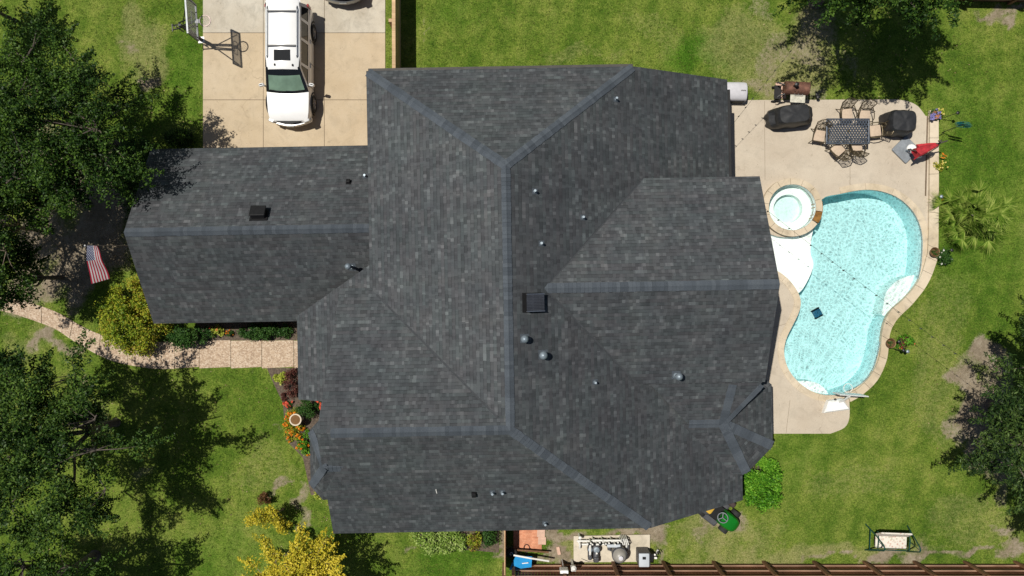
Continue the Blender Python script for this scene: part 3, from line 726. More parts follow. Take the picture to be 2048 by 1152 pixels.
# pool cleaner on the floor
pc = thing('pool_cleaner', 'dark blue robotic cleaner on the pool floor', 'pool cleaner', (*G(1655, 628)[:2], -1.3), 0.5); pc.scale = (.85, .85, .85)
MB().box((0, 0, .14), (.46, .38, .18), 0, .05).build('body', 'navy', pc)
for sy in (-1, 1):
    MB().box((0, sy * .22, .09), (.5, .07, .18), 0, .03).build('track', 'black_plastic', pc)
MB().tube([(-.12, -.12, .2), (-.1, -.1, .34), (.1, .1, .34), (.12, .12, .2)], .02).build('handle', 'navy', pc)
MB().box((.1, -.02, .25), (.18, .2, .05), .3, .02).build('hatch', 'navy', pc)

# ------------------------------------------------------------------ the house
HROT = R(1.0)
house = thing('house', 'large house under a dark grey shingled hip and gable roof', 'house', (0, 0, 0), HROT)
W_ = lambda x, y: 7.4 + 0.48 * (x + 0.15)
E_ = lambda x, y: 7.4 - 0.513 * (x + 0.15)
N_ = lambda x, y: 7.4 - 0.619 * (y - 4.41)
S_ = lambda x, y: 7.4 - 0.626 * (-5.1 - y)
N2 = lambda x, y: 7.4 - 0.50 * (y + 5.1)
GN = lambda x, y: 4.68 - 0.647 * (y - 2.46)
GS = lambda x, y: 4.68 + 0.647 * (y - 2.46)
EN = lambda x, y: 6.7 - 0.488 * (y + 0.03)
ES = lambda x, y: 6.7 + 0.488 * (y + 0.03)
def plane3(a, b, c):
    a, b, c = map(Vector, (a, b, c)); n = (b - a).cross(c - a)
    return lambda x, y: a.z - (n.x * (x - a.x) + n.y * (y - a.y)) / n.z
def roof_mesh(name, panels, th=0.16):
    "panels: (list of (x, y), plane)"
    bm = bmesh.new(); uvl = bm.loops.layers.uv.new('UVMap'); k = 0
    for poly, pf in panels:
        a = sum(poly[i][0] * poly[(i + 1) % len(poly)][1] - poly[(i + 1) % len(poly)][0] * poly[i][1] for i in range(len(poly)))
        if a < 0: poly = poly[::-1]
        g = Vector((pf(1, 0) - pf(0, 0), pf(0, 1) - pf(0, 0))); s = g.length; d = -g / s; e = Vector((-d.y, d.x)); L = math.sqrt(1 + s * s); k += 1
        top = [bm.verts.new((x, y, pf(x, y))) for x, y in poly]; bot = [bm.verts.new((x, y, pf(x, y) - th)) for x, y in poly]
        f = bm.faces.new(top); f.material_index = 0
        for l in f.loops:
            p = Vector(l.vert.co[:2]); l[uvl].uv = (p.dot(e) + 37.3 * k, -p.dot(d) * L + 100.0 + 0.05 * k)
        f2 = bm.faces.new(bot[::-1]); f2.material_index = 1
        m_ = len(poly)
        for i in range(m_):
            q = bm.faces.new((top[i], bot[i], bot[(i + 1) % m_], top[(i + 1) % m_])); q.material_index = 1
    me = bpy.data.meshes.new(name); bm.to_mesh(me); bm.free()
    me.materials.append(M['shingle']); me.materials.append(M['fascia'])
    o = bpy.data.objects.new(name, me); C.objects.link(o); o.parent = house; return o
A_ = (-0.15, 4.41); B_ = (-0.15, -5.1)
roof_mesh('roof', [
    ([A_, (-5.57, 8.61), (-5.57, 1.0), (-8.9, -1.0), (-8.9, -4.45), (-0.15, -4.6)], W_),
    ([A_, (-5.57, 8.61), (4.92, 8.61)], N_),
    ([A_, (4.92, 8.61), (9.21, 8.61), (9.21, -3.2), (9.6, -3.9), (9.62, -9.15), (5.3, -9.57), B_], E_),
    ([B_, (5.3, -9.57), (-7.22, -9.57), (-7.1, -5.1)], S_),
    ([B_, (-7.1, -5.1), (-6.75, 0.1), (-0.15, 0.1)], N2)])
roof_mesh('roof', [([(-15.25, 2.46), (-5.2, 2.46), (-5.2, 6.17), (-15.25, 6.17)], GN), ([(-15.25, 2.46), (-5.2, 2.46), (-5.2, -1.25), (-15.25, -1.25)], GS)])
roof_mesh('roof', [([(0.6, -0.03), (9.85, -0.03), (9.85, 4.24), (0.6, 4.24)], EN), ([(0.6, -0.03), (9.85, -0.03), (9.85, -3.85), (0.6, -3.85)], ES)])
# south-east bay
ap = (8.42, -5.62, 3.86); rs = (6.6, -5.62, 3.86); ev = [(8.6, -3.8, 2.62), (10.3, -3.78, 2.62), (10.85, -4.25, 2.62), (10.85, -6.85, 2.62), (9.72, -7.98, 2.62), (8.3, -7.98, 2.62)]
P2 = lambda l: [(p[0], p[1]) for p in l]
roof_mesh('roof', [(P2([rs, ap, ev[1], ev[0]]), plane3(ap, ev[1], ev[0])), (P2([ap, ev[1], ev[2]]), plane3(ap, ev[1], ev[2])), (P2([ap, ev[2], ev[3]]), plane3(ap, ev[2], ev[3])),
                   (P2([ap, ev[3], ev[4]]), plane3(ap, ev[3], ev[4])), (P2([rs, ap, ev[4], ev[5]]), plane3(ap, ev[4], ev[5]))])
bay_n = plane3((5.4, -3.8, 4.77), (9.8, -3.8, 4.77), (7.0, -5.62, 3.87))
bp0 = roof_mesh('roof', [([(5.3, -3.8), (9.83, -3.8), (8.42, -5.62), (7.0, -5.62)], bay_n)], .05)
bp0.data.materials[1] = M['shingle']
# south-west bay
bp_ = (-7.05, -6.5, 6.62); bs = (-5.7, -6.5, 6.36); bv = [(-6.6, -4.8, 5.6), (-7.37, -4.82, 5.6), (-7.82, -5.29, 5.6), (-7.82, -7.44, 5.6), (-7.37, -7.96, 5.6), (-6.6, -8.0, 5.6)]
roof_mesh('roof', [(P2([bs, bp_, bv[1], bv[0]]), plane3(bp_, bv[1], bs)), (P2([bp_, bv[1], bv[2]]), plane3(bp_, bv[1], bv[2])), (P2([bp_, bv[2], bv[3]]), plane3(bp_, bv[2], bv[3])),
                   (P2([bp_, bv[3], bv[4]]), plane3(bp_, bv[3], bv[4])), (P2([bs, bp_, bv[4], bv[5]]), plane3(bp_, bv[4], bs))])

def ridge_cap(p0, p1, fl, fr, w=0.19):
    "bent cap shingles lapped along a ridge or hip; fl / fr: the planes left and right"
    p0, p1 = Vector(p0), Vector(p1); d = p1 - p0; L = d.length; dn = d / L; h = Vector((-dn.y, dn.x, 0)).normalized()
    mb = MB(); k = int(L / 0.145); rr = random.Random(int(L * 977))
    for i in range(k):
        a = p0 + dn * (L * i / k); b = p0 + dn * min(L, L * i / k + 0.27)
        lift0 = 0.035 + rr.uniform(-.004, .006); lift1 = 0.010
        ww = w * rr.uniform(0.94, 1.06); vs = []
        for q, lf in ((a, lift0), (b, lift1)):
            l_ = q + h * ww; r_ = q - h * ww; l2 = q + h * ww * .35; r2 = q - h * ww * .35
            for pt, f_, ext in ((l_, fl, 0), (l2, fl, .004), (q, None, .012), (r2, fr, .004), (r_, fr, 0)):
                z = q.z if f_ is None else f_(pt.x, pt.y)
                vs.append((pt.x, pt.y, z + lf + ext))
        mb.add(vs, [(j, j + 1, j + 6, j + 5) for j in range(4)] + [(j + 1, j, j + 10, j + 11) for j in range(0)])
    o = mb.build('ridge_cap', 'cap', house, fix=False); return o
z3 = lambda p, f: (p[0], p[1], f(*p))
ridge_cap(z3(B_, W_), z3(A_, W_), W_, E_, .165)
ridge_cap((-5.5, 8.56, N_(-5.5, 8.56)), z3(A_, W_), N_, W_, .175)
ridge_cap((4.87, 8.57, 4.83), z3(A_, W_), E_, N_, .175)
ridge_cap((5.25, -9.53, 4.62), z3(B_, W_), S_, E_, .175)
ridge_cap((-6.6, -5.1, 7.4), z3(B_, W_), N2, S_, .17)
ridge_cap((-15.23, 2.46, 4.68), (-5.5, 2.46, 4.68), GN, GS, .17)
ridge_cap((9.83, -0.03, 6.7), (1.2, -0.03, 6.7), ES, EN, .18)
fn = [plane3(ap, ev[1], ev[0]), plane3(ap, ev[1], ev[2]), plane3(ap, ev[2], ev[3]), plane3(ap, ev[3], ev[4]), plane3(ap, ev[4], ev[5])]
ridge_cap((7.05, -5.62, 3.88), ap, bay_n, fn[4], .175)
ridge_cap((9.72, -3.95, bay_n(9.72, -3.95)), ap, bay_n, lambda x, y: bay_n(x, y) - .12, .18)
ridge_cap((10.8, -6.8, 2.65), ap, fn[2], fn[3], .2)
ridge_cap((9.7, -7.92, 2.66), ap, fn[3], fn[4], .2)
ridge_cap((8.62, -3.95, bay_n(8.62, -3.95)), ap, bay_n, bay_n, .17)
gn = [plane3(bp_, bv[1], bs), plane3(bp_, bv[1], bv[2]), plane3(bp_, bv[2], bv[3]), plane3(bp_, bv[3], bv[4]), plane3(bp_, bv[4], bs)]
ridge_cap((-6.3, -6.5, 6.48), bp_, gn[4], gn[0], .2)
ridge_cap((-7.79, -5.33, 5.64), bp_, gn[1], gn[2], .16)
ridge_cap((-7.79, -7.41, 5.64), bp_, gn[2], gn[3], .16)
def valley_shade(a, b, fa, fb):
    "dark strip at the closed cut between two slopes, its shadow line painted in"
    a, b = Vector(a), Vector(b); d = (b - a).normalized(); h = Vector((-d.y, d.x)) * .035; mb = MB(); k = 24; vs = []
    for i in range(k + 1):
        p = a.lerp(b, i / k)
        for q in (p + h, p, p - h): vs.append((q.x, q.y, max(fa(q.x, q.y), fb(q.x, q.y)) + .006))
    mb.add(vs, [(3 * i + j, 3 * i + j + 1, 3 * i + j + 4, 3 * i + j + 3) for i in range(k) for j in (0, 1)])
    mb.build('valley_shade', 'valley_shade', house, fix=False)
def meet(fa, fb, x):
    "y where two slopes have the same height at x"
    lo = fa(x, 0) - fb(x, 0); g = (fa(x, 1) - fb(x, 1)) - lo; return (x, -lo / g)
M['valley_shade'] = mat("valley_shade_strip", (0.040, 0.044, 0.049), 0.9)
valley_shade(meet(W_, N2, -.6), meet(W_, N2, -5.3), W_, N2)
valley_shade(meet(E_, EN, 1.3), meet(E_, EN, 5.15), E_, EN); valley_shade(meet(E_, ES, 1.3), meet(E_, ES, 4.9), E_, ES)
# walls
mb = MB().mat('wall_brick')
def xprism(poly_yz, x0, x1):
    k = len(poly_yz); mb.add([(x0, y, z) for y, z in poly_yz] + [(x1, y, z) for y, z in poly_yz], [tuple(range(k)), tuple(range(2 * k - 1, k - 1, -1))] + [(i, k + i, k + (i + 1) % k, (i + 1) % k) for i in range(k)])
def yprism(poly_xz, y0, y1):
    k = len(poly_xz); mb.add([(x, y0, z) for x, z in poly_xz] + [(x, y1, z) for x, z in poly_xz], [tuple(range(k)), tuple(range(2 * k - 1, k - 1, -1))] + [(i, k + i, k + (i + 1) % k, (i + 1) % k) for i in range(k)])
mb.box((-.3, -.45, 2.28), (9.8, 17.3, 4.6))
yprism([(4.59, -.02), (8.8, -.02), (8.8, 2.55), (4.59, 4.6)], -8.75, 8.19)
xprism([(-9.05, -.02), (-.3, -.02), (-.3, 4.7), (-5.1, 7.05), (-9.05, 4.6)], -6.7, -5.0)
mb.build('wall', 'wall_brick', house)
mb = MB().mat('wall_brick'); xprism([(-.85, -.02), (5.75, -.02), (5.75, 2.34), (2.46, 4.42), (-.85, 2.34)], -14.65, -5.25); mb.build('wall', 'wall_brick', house)
mb = MB().mat('wall_brick'); xprism([(-3.45, -.02), (3.85, -.02), (3.85, 4.58), (-.03, 6.45), (-3.45, 4.8)], 4.2, 9.4); mb.build('wall', 'wall_brick', house)
mb = MB().mat('wall_brick'); mb.prism([(8.5, -4.1), (10.0, -4.1), (10.5, -4.5), (10.5, -6.6), (9.5, -7.6), (8.5, -7.6)], -.02, 2.5); mb.build('wall', 'wall_brick', house)
mb = MB().mat('wall_brick'); mb.prism([(-6.6, -5.1), (-7.2, -5.1), (-7.55, -5.45), (-7.55, -7.3), (-7.2, -7.7), (-6.6, -7.7)], -.02, 5.45); mb.build('wall', 'wall_brick', house)
mb = MB().mat('wall_brick'); mb.prism([(-5.22, .85), (-5.4, .85), (-8.5, -1.05), (-8.5, -1.25), (-5.22, -1.25)], -.02, 3.1); mb.build('wall', 'wall_brick', house)
for yy in (-1.45, -4.1):
    MB().cyl((-8.6, yy, 0), (-8.6, yy, 3.1), .14).build('porch_column', 'white_trim', house)
MB().box((-7.7, -2.5, .06), (2.1, 3.4, .2)).build('porch_floor', 'pad', house)
def window(c, wd, ht, axis, out):
    "axis: 'x' = the wall runs along x"
    dx, dy = (wd, .06) if axis == 'x' else (.06, wd)
    n_ = Vector((0, out, 0)) if axis == 'x' else Vector((out, 0, 0))
    c = Vector(c); mb = MB()
    for s_ in (-1, 1):
        mb.box(c + Vector((0, 0, s_ * ht / 2)) + n_ * .03, (dx + .16, .08, .1) if axis == 'x' else (.08, dy + .16, .1))
        mb.box(c + (Vector((s_ * wd / 2, 0, 0)) if axis == 'x' else Vector((0, s_ * wd / 2, 0))) + n_ * .027, (.08, .07, ht - .1) if axis == 'x' else (.07, .08, ht - .1))
    f = mb.build('window', 'white_trim', house)
    MB().box(c + n_ * .012, (wd - .08, .02, ht - .1) if axis == 'x' else (.02, wd - .08, ht - .1)).build('pane', 'window', f)
for x in (-2.6, 0.4, 3.2): window((x, 8.2, 1.7), 1.2, 1.4, 'x', 1)
for x in (-2.5, 1.5): window((x, -9.1, 1.7), 1.3, 1.4, 'x', -1)
for y in (-2.2, 0, 2.2): window((9.4, y, 1.6), 1.5, 1.8, 'y', 1)
for y in (5.2, 7.0): window((8.8, y, 1.4), 1.1, 1.3, 'y', 1)
window((10.5, -5.55, 1.4), 1.5, 1.4, 'y', 1); window((-7.55, -6.4, 1.6), 1.4, 1.5, 'y', -1); window((-14.65, 2.4, 1.6), 1.4, 1.4, 'y', -1)
for x in (-11.8, -8.4):
    d_ = MB().box((x, 5.78, 1.0), (2.6, .08, 2.0)).build('garage_door', 'siding', house)
    MB().box((x, 5.84, .35), (.3, .04, .05)).build('handle', 'black_metal', d_)
d_ = MB().box((-6.73, -2.4, 1.25), (.08, 1.0, 2.1)).build('door', 'fence_brown', house); MB().box((-6.8, -2.05, 1.2), (.06, .05, .16)).build('handle', 'chrome', d_)
# gutters
MB().box((9.27, 6.2, 2.52), (.12, 4.0, .1)).build('gutter', 'black_metal', house)
MB().box((-.3, 8.665, 4.72), (10.4, .1, .09)).build('gutter', 'fascia', house)

# things standing on the roof (parts of the house)
def rot_in(v):                                   # world -> house
    return Matrix.Rotation(-HROT, 4, 'Z') @ Vector(v)
def on_roof(px, py, f):
    h = 4.0
    for _ in range(12):
        p = rot_in(G(px, py, h)); h = f(p.x, p.y)
    p = rot_in(G(px, py, h)); return Vector((p.x, p.y, h))
def pipe(px, py, f, ht=0.35, r=0.05, cap=False):
    p = on_roof(px, py, f); g = Vector((f(1, 0) - f(0, 0), f(0, 1) - f(0, 0)))
    mb = MB().lathe([(r * 2.1, 0.0), (r * 1.9, .03), (r * 1.25, .10), (r * 1.15, .14)], p - Vector((0, 0, .04)), 14)
    o = mb.build('vent_pipe', 'galv', house, smooth=True)
    MB().cyl(p, p + Vector((0, 0, ht)), r, n=12).build('pipe', 'galv', o, smooth=True)
    if cap:
        MB().lathe([(r * 1.1, 0), (r * 2.1, .03), (r * 2.1, .07), (r * 1.3, .14), (r * .3, .18)], p + Vector((0, 0, ht - .02)), 16).build('pipe_cap', 'galv', o, smooth=True)
    # square flashing sheet lying on the shingles
    s_ = r * 2.4; mb = MB(); vs = []
    for dx, dy in ((-s_, -s_), (s_, -s_), (s_, s_), (-s_, s_)): vs.append((p.x + dx, p.y + dy, f(p.x + dx, p.y + dy) + .012))
    mb.add(vs, [(0, 1, 2, 3)]).build('flashing', 'cap', o, fix=False)
pipe(1049, 677, E_, .32, .068, True); pipe(1086, 709, E_, .38, .072, True); pipe(1352, 750, ES, .55, .070, True); pipe(705, 534, GS, .85, .06, True)
for (px, py, f) in [(1232, 199, E_), (1070, 383, E_), (1166, 435, E_), (1083, 487, E_), (1190, 764, E_), (731, 352, GN), (985, 985, S_), (1005, 984, S_), (1090, 1046, S_)]: pipe(px, py, f, .28, .045)
def vent_box(px, py, f, wd, ln, ht, solar=False):
    p = on_roof(px, py, f); g = Vector((f(1, 0) - f(0, 0), f(0, 1) - f(0, 0), 0)); s = g.length; d = -g.normalized(); e = Vector((-d.y, d.x, 0))
    dn = Vector((d.x, d.y, -s)).normalized(); nn = e.cross(dn); nn = nn if nn.z > 0 else -nn
    M4 = Matrix(((e.x, dn.x, nn.x, p.x), (e.y, dn.y, nn.y, p.y), (e.z, dn.z, nn.z, p.z), (0, 0, 0, 1)))
    o = MB().box((0, 0, .02), (wd * 1.15, ln * 1.15, .05), M4=M4).build('roof_vent', 'black_plastic', house)
    MB().box((0, 0, ht * .5), (wd * .9, ln * .9, ht), 0, .03, M4=M4).build('vent_housing', 'black_plastic', o)
    if solar:
        MB().box((0, 0, ht + .05), (wd, ln, .05), M4=M4).build('solar_panel', 'solar', o)
        for sx in (-1, 1): MB().box((sx * wd / 2, 0, ht + .055), (.03, ln + .03, .07), M4=M4).build('panel_frame', 'chrome', o)
    else: MB().box((0, 0, ht + .02), (wd, ln, .06), 0, .025, M4=M4).build('hood', 'black_plastic', o)
vent_box(1064, 605, E_, .62, .70, .22, True)
vent_box(519, 430, GN, .62, .50, .26)
vent_box(697, 365, GN, .17, .17, .1); vent_box(948, 987, S_, .17, .17, .1)
p = on_roof(872, 979, S_); q = on_roof(874, 986, S_)
MB().cyl(p + Vector((0, 0, .02)), q + Vector((0, 0, .02)), .018).build('stray_strip', 'white_trim', house)

# ------------------------------------------------------------------ foliage
def leaf_mesh(name, centers, per, spread, size, key, parent=None, seed=1, up=0.5, squash=0.7, aspect=0.5, groups=None):
    "many small folded leaves gathered round clump centres"
    rg = np.random.default_rng(seed); cs = np.asarray(centers, float); n = len(cs) * per
    c = np.repeat(cs, per, 0); sp_ = np.repeat(np.asarray(spread, float) * np.ones(len(cs)), per)
    off = rg.normal(size=(n, 3)); off /= np.linalg.norm(off, axis=1)[:, None]; off *= (rg.random(n) ** 0.5)[:, None]
    off[:, 2] *= squash; p = c + off * sp_[:, None]
    nrm = rg.normal(size=(n, 3)) * (1 - up) + np.array([0, 0, 1.0]) * up + off * 0.35; nrm /= np.linalg.norm(nrm, axis=1)[:, None]
    t = rg.normal(size=(n, 3)) + off * 0.8; t -= nrm * (t * nrm).sum(1)[:, None]; t /= np.linalg.norm(t, axis=1)[:, None]
    b = np.cross(nrm, t); L = size * rg.uniform(0.65, 1.3, n)
    v = np.empty((n, 4, 3)); v[:, 0] = p - t * L[:, None] * .5; v[:, 1] = p + b * (L * aspect * .5)[:, None]; v[:, 2] = p + t * L[:, None] * .5; v[:, 3] = p - b * (L * aspect * .5)[:, None]
    me = bpy.data.meshes.new(name); me.vertices.add(n * 4); me.vertices.foreach_set('co', v.ravel())
    me.loops.add(n * 4); me.loops.foreach_set('vertex_index', np.arange(n * 4, dtype=np.int32))
    me.polygons.add(n); me.polygons.foreach_set('loop_start', np.arange(0, n * 4, 4, dtype=np.int32)); me.polygons.foreach_set('loop_total', np.full(n, 4, np.int32))
    me.update(calc_edges=True); me.materials.append(M[key])
    o = bpy.data.objects.new(name, me); C.objects.link(o)
    if parent: o.parent = parent
    return o

def tree(name, label, cat, px, py, hc, rx, ry, rz, key, nclump=100, per=240, leaf=0.15, seed=1, spread=0.62, lean=(0, 0), limbs=8, gaps=0.25, aspect=.5, up=.45, trunk_r=.22, bark='bark', squash=.6):
    base = G(px, py); t = thing(name, label, cat, tuple(base)); rg = random.Random(seed)
    ctr = Vector((lean[0], lean[1], hc)); cl = []
    gapd = [Vector((rg.gauss(0, 1), rg.gauss(0, 1), rg.gauss(0, .6))).normalized() for _ in range(7)]
    tries = 0
    while len(cl) < nclump and tries < nclump * 60:
        tries += 1
        d = Vector((rg.gauss(0, 1), rg.gauss(0, 1), rg.gauss(0, 1))).normalized()
        r = rg.uniform(0.25, 1.0) ** 0.6
        lob = 0.76 + 0.46 * mnoise.noise(d * 1.9 + Vector((seed * 3.7, 0, 0)))+ 0.16 * mnoise.noise(d * 4.5 + Vector((0, seed * 2.1, 0)))
        if d.z < -0.45: continue
        if any(d.dot(g) > 0.93 for g in gapd) and rg.random() < gaps * 3: continue
        p = ctr + Vector((d.x * rx * r * lob, d.y * ry * r * lob, d.z * rz * r * lob))
        if any((p - q).length < spread * 0.55 for q in cl): continue
        cl.append(p)
    sp = [spread * rg.uniform(.65, 1.25) for _ in cl]
    leaf_mesh('crown', cl, per, sp, leaf, key, t, seed, up, squash, aspect)
    spr = []
    for p in cl:                                              # feathery sprays reaching out of the outer clumps
        o_ = Vector(((p.x - ctr.x) / rx, (p.y - ctr.y) / ry, (p.z - ctr.z) / rz))
        if o_.length < .55 or nclump < 25: continue
        for _ in range(2):
            d = (o_.normalized() + Vector((rg.gauss(0, .5), rg.gauss(0, .5), rg.gauss(0, .35)))).normalized(); L = rg.uniform(.5, 1.0) * spread * 1.9
            for k in range(4): spr.append(p + d * L * (.45 + .2 * k) + Vector((0, 0, -.05 * k * k * spread)))
    if spr: leaf_mesh('leaf_spray', spr, max(8, per // 16), [.17 * spread / .6] * len(spr), leaf, key, t, seed + 3, up, .7, aspect)
    # trunk, limbs and twigs
    mb = MB(); fork = Vector((lean[0] * .2, lean[1] * .2, hc * .38))
    mb.tube([(0, 0, -.1), (0.03, 0.02, .15), tuple(fork * .6), tuple(fork)], [trunk_r * 1.5, trunk_r * 1.1, trunk_r * .95, trunk_r * .85], 10)
    pts = []
    for i in range(limbs):
        a = 2 * math.pi * (i + rg.uniform(-.3, .3)) / limbs
        e = ctr + Vector((math.cos(a) * rx * rg.uniform(.5, .75), math.sin(a) * ry * rg.uniform(.5, .75), rz * rg.uniform(-.2, .45)))
        ln = [fork, fork.lerp(e, .33) + Vector((rg.uniform(-.25, .25), rg.uniform(-.25, .25), .25)), fork.lerp(e, .66) + Vector((rg.uniform(-.3, .3), rg.uniform(-.3, .3), .25)), e]
        ln = [Vector(p) for p in smooth_loop([tuple(p) for p in ln], 3, False)]
        m_ = len(ln); mb.tube(ln, [trunk_r * .62 * (1 - .8 * k / (m_ - 1)) for k in range(m_)], 7); pts += ln[2:]
    for c in cl:
        q = min(pts, key=lambda s: (s - c).length)
        md = q.lerp(c, .5) + Vector((rg.uniform(-.12, .12), rg.uniform(-.12, .12), rg.uniform(-.05, .15)))
        mb.tube([q, md, c], [trunk_r * .13, trunk_r * .09, trunk_r * .03], 4)
    mb.build('trunk', bark, t, smooth=True)
    return t

def shrub(name, label, cat, px, py, rx, ry, ht, key, n=40, per=90, leaf=.09, seed=1, spread=.2, group=None, flowers=None, nfl=0, flsize=.07, extra=None, aspect=.5, up=.45, stem=True, base_h=0.0):
    base = G(px, py, base_h); t = thing(name, label, cat, tuple(base), 0, group); rg = random.Random(seed); cl = []
    for i in range(n):
        a = rg.uniform(0, 6.283); r = math.sqrt(rg.random()); lob = .85 + .3 * mnoise.noise(Vector((math.cos(a), math.sin(a), seed * 1.3)) * 1.6)
        z = ht * (1 - .55 * r * r) * rg.uniform(.35, 1.0)
        cl.append((math.cos(a) * rx * r * lob, math.sin(a) * ry * r * lob, max(.04, z)))
    leaf_mesh('foliage', cl, per, [spread * rg.uniform(.7, 1.3) for _ in cl], leaf, key, t, seed, up, .7, aspect)
    if stem:
        mb = MB()
        for c in cl[::2]: mb.tube([(c[0] * .1, c[1] * .1, -.03), (c[0] * .55, c[1] * .55, c[2] * .6), c], [.018, .012, .005], 4)
        mb.build('stem', 'bark', t)
    if flowers:
        fc = []
        for i in range(nfl):
            c = rg.choice(cl); fc.append((c[0] + rg.uniform(-.12, .12), c[1] + rg.uniform(-.12, .12), c[2] + spread * rg.uniform(.5, .9)))
        leaf_mesh('flower', fc, 16, .5 * flsize, flsize * .7, flowers, t, seed + 5, .6, .6, .8)
    if extra: leaf_mesh('dry_foliage', [(cl[k][0], cl[k][1], cl[k][2] + .06) for k in range(0, len(cl), 3)], per // 2, spread, leaf, extra, t, seed + 9, up, .6, aspect)
    return t

tree('oak_tree', 'large dark oak at the left edge shading the garage corner', 'tree', 232, 292, 5.0, 3.75, 4.4, 2.2, 'leaf_oak', 140, 330, .115, 11, .62)
tree('oak_tree', 'broad sprawling oak in the front lawn below the curved path', 'tree', 232, 845, 5.4, 4.5, 4.5, 2.3, 'leaf_oak2', 118, 330, .125, 23, .58, gaps=.4, trunk_r=.16, limbs=9)
tree('oak_tree', 'oak at the bottom left corner of the front lawn', 'tree', 190, 1112, 5.0, 3.9, 3.2, 2.0, 'leaf_oak', 100, 300, .12, 31, .6)
tree('oak_tree', 'low oak above the bare soil between the flag and the left edge', 'tree', 160, 392, 4.2, 2.3, 2.2, 1.5, 'leaf_oak', 58, 260, .115, 59, .52, trunk_r=.13)
tree('oak_tree', 'small oak in the upper left corner of the lawn', 'tree', 30, 42, 3.0, 1.3, 1.5, 1.0, 'leaf_oak', 30, 220, .12, 37, .42, trunk_r=.08)
tree('oak_tree', 'slender young oak beside the left end of the path', 'tree', 122, 556, 3.4, 1.3, 1.5, 1.1, 'leaf_oak', 32, 170, .12, 41, .42, trunk_r=.1)
tree('oak_tree', 'big oak behind the rusty smoker shading the back lawn', 'tree', 1630, 4, 6.7, 4.3, 4.0, 2.2, 'leaf_oak', 140, 310, .13, 53, .62, trunk_r=.26)
tree('oak_tree', 'sparse oak at the left edge dappling the bare soil near the flag', 'tree', 92, 462, 5.0, 3.5, 3.3, 1.8, 'leaf_oak2', 92, 210, .12, 57, .55, gaps=.4, trunk_r=.11, bark='bark_pale')
tree('cedar_tree', 'dark cedar at the right edge over a bare soil patch', 'tree', 1980, 812, 4.8, 3.4, 5.0, 2.6, 'leaf_cedar', 200, 300, .17, 61, .58, aspect=.3, gaps=.1)
tree('ornamental_tree', 'golden leaved small tree at the bottom corner of the house', 'tree', 655, 1080, 3.1, 2.6, 1.95, 1.0, 'leaf_gold', 84, 150, .11, 76, .36, trunk_r=.09, bark='bark_pale', lean=(-.72, -.68), limbs=7, gaps=.3, squash=.7, up=.6)
tree('ornamental_tree', 'thin golden sapling with a brown tuft by the bare lawn strip', 'tree', 566, 1018, 1.7, .95, .55, .5, 'leaf_gold', 13, 110, .10, 73, .30, trunk_r=.045, bark='bark_pale', lean=(-.45, .2), limbs=3, gaps=0)
shrub('dry_plant', 'brown dried tuft beside the thin golden sapling', 'plant', 535, 994, .26, .22, .9, 'leaf_brown', 8, 70, .09, 74, .16)
shrub('ornamental_shrub', 'small golden shrub between the golden tree and its sapling', 'shrub', 572, 1042, .45, .40, .8, 'leaf_gold', 9, 70, .10, 75, .22)
shrub('ornamental_shrub', 'big yellow green shrub beside the flag and garage gable', 'shrub', 284, 632, 1.75, 1.75, 2.3, 'leaf_shrub', 125, 120, .105, 81, .36)
shrub('hedge_shrub', 'dark shrub in deep shade beside the garage roof corner', 'shrub', 283, 335, 1.1, 1.6, 1.7, 'leaf_hedge', 55, 110, .10, 83, .32)
shrub('hedge_shrub', 'narrow dark shrub against the garage gable wall', 'shrub', 295, 425, .75, .9, 1.5, 'leaf_hedge', 26, 110, .10, 84, .28)
shrub('hedge_shrub', 'shaded spiky shrub between the driveway and the garage corner', 'shrub', 365, 278, .7, .45, .8, 'leaf_oak', 26, 90, .16, 85, .28, aspect=.2)
shrub('hedge_shrub', 'dark green bush half under the eave beside the yellow green shrub', 'shrub', 388, 672, 1.0, .5, 1.1, 'leaf_hedge', 34, 100, .10, 86, .25)
shrub('hedge_shrub', 'low clipped hedge along the path by the front porch', 'hedge', 535, 664, 1.35, .36, .7, 'leaf_hedge', 60, 90, .085, 87, .18)
shrub('flowering_plant', 'lime leaved plant with red blooms under the garage eave', 'plant', 436, 662, .35, .22, .4, 'leaf_lime', 12, 60, .09, 88, .12, None, 'fl_red', 7)
shrub('flowering_plant', 'small plant with orange blooms left of the low hedge', 'plant', 462, 668, .18, .15, .3, 'leaf_hedge', 6, 40, .07, 89, .1, None, 'fl_orange', 6)
shrub('lime_plant', 'lime green leafy plant at the corner of the mulch bed', 'plant', 563, 755, .28, .28, .3, 'leaf_lime', 14, 50, .12, 90, .12)
shrub('red_shrub', 'dark red leaved shrub in the mulch bed by the porch', 'shrub', 586, 764, .30, .62, .8, 'leaf_red', 20, 70, .08, 91, .17)
shrub('red_shrub', 'small dark red tuft at the edge of the mulch bed', 'plant', 571, 790, .10, .28, .35, 'leaf_red', 6, 50, .07, 92, .1)
shrub('rose_bush', 'dark green rose bush behind the stone birdbath', 'shrub', 618, 815, .52, .38, .8, 'leaf_hedge', 26, 80, .075, 93, .18)
shrub('flowering_plant', 'red blooming plant tucked against the roof bay', 'plant', 648, 808, .12, .34, .8, 'leaf_hedge', 8, 50, .07, 94, .12, None, 'fl_red', 16, .12)
shrub('flowering_plant', 'low red flowers above the orange lantana in the bed', 'plant', 580, 808, .22, .16, .3, 'leaf_hedge', 7, 40, .07, 95, .1, None, 'fl_red', 10, .11)
shrub('lantana', 'long orange flowering lantana patch along the bed edge', 'flower bush', 590, 850, .42, .95, .5, 'leaf_shrub', 48, 60, .075, 96, .17, None, 'fl_orange', 60, .10)
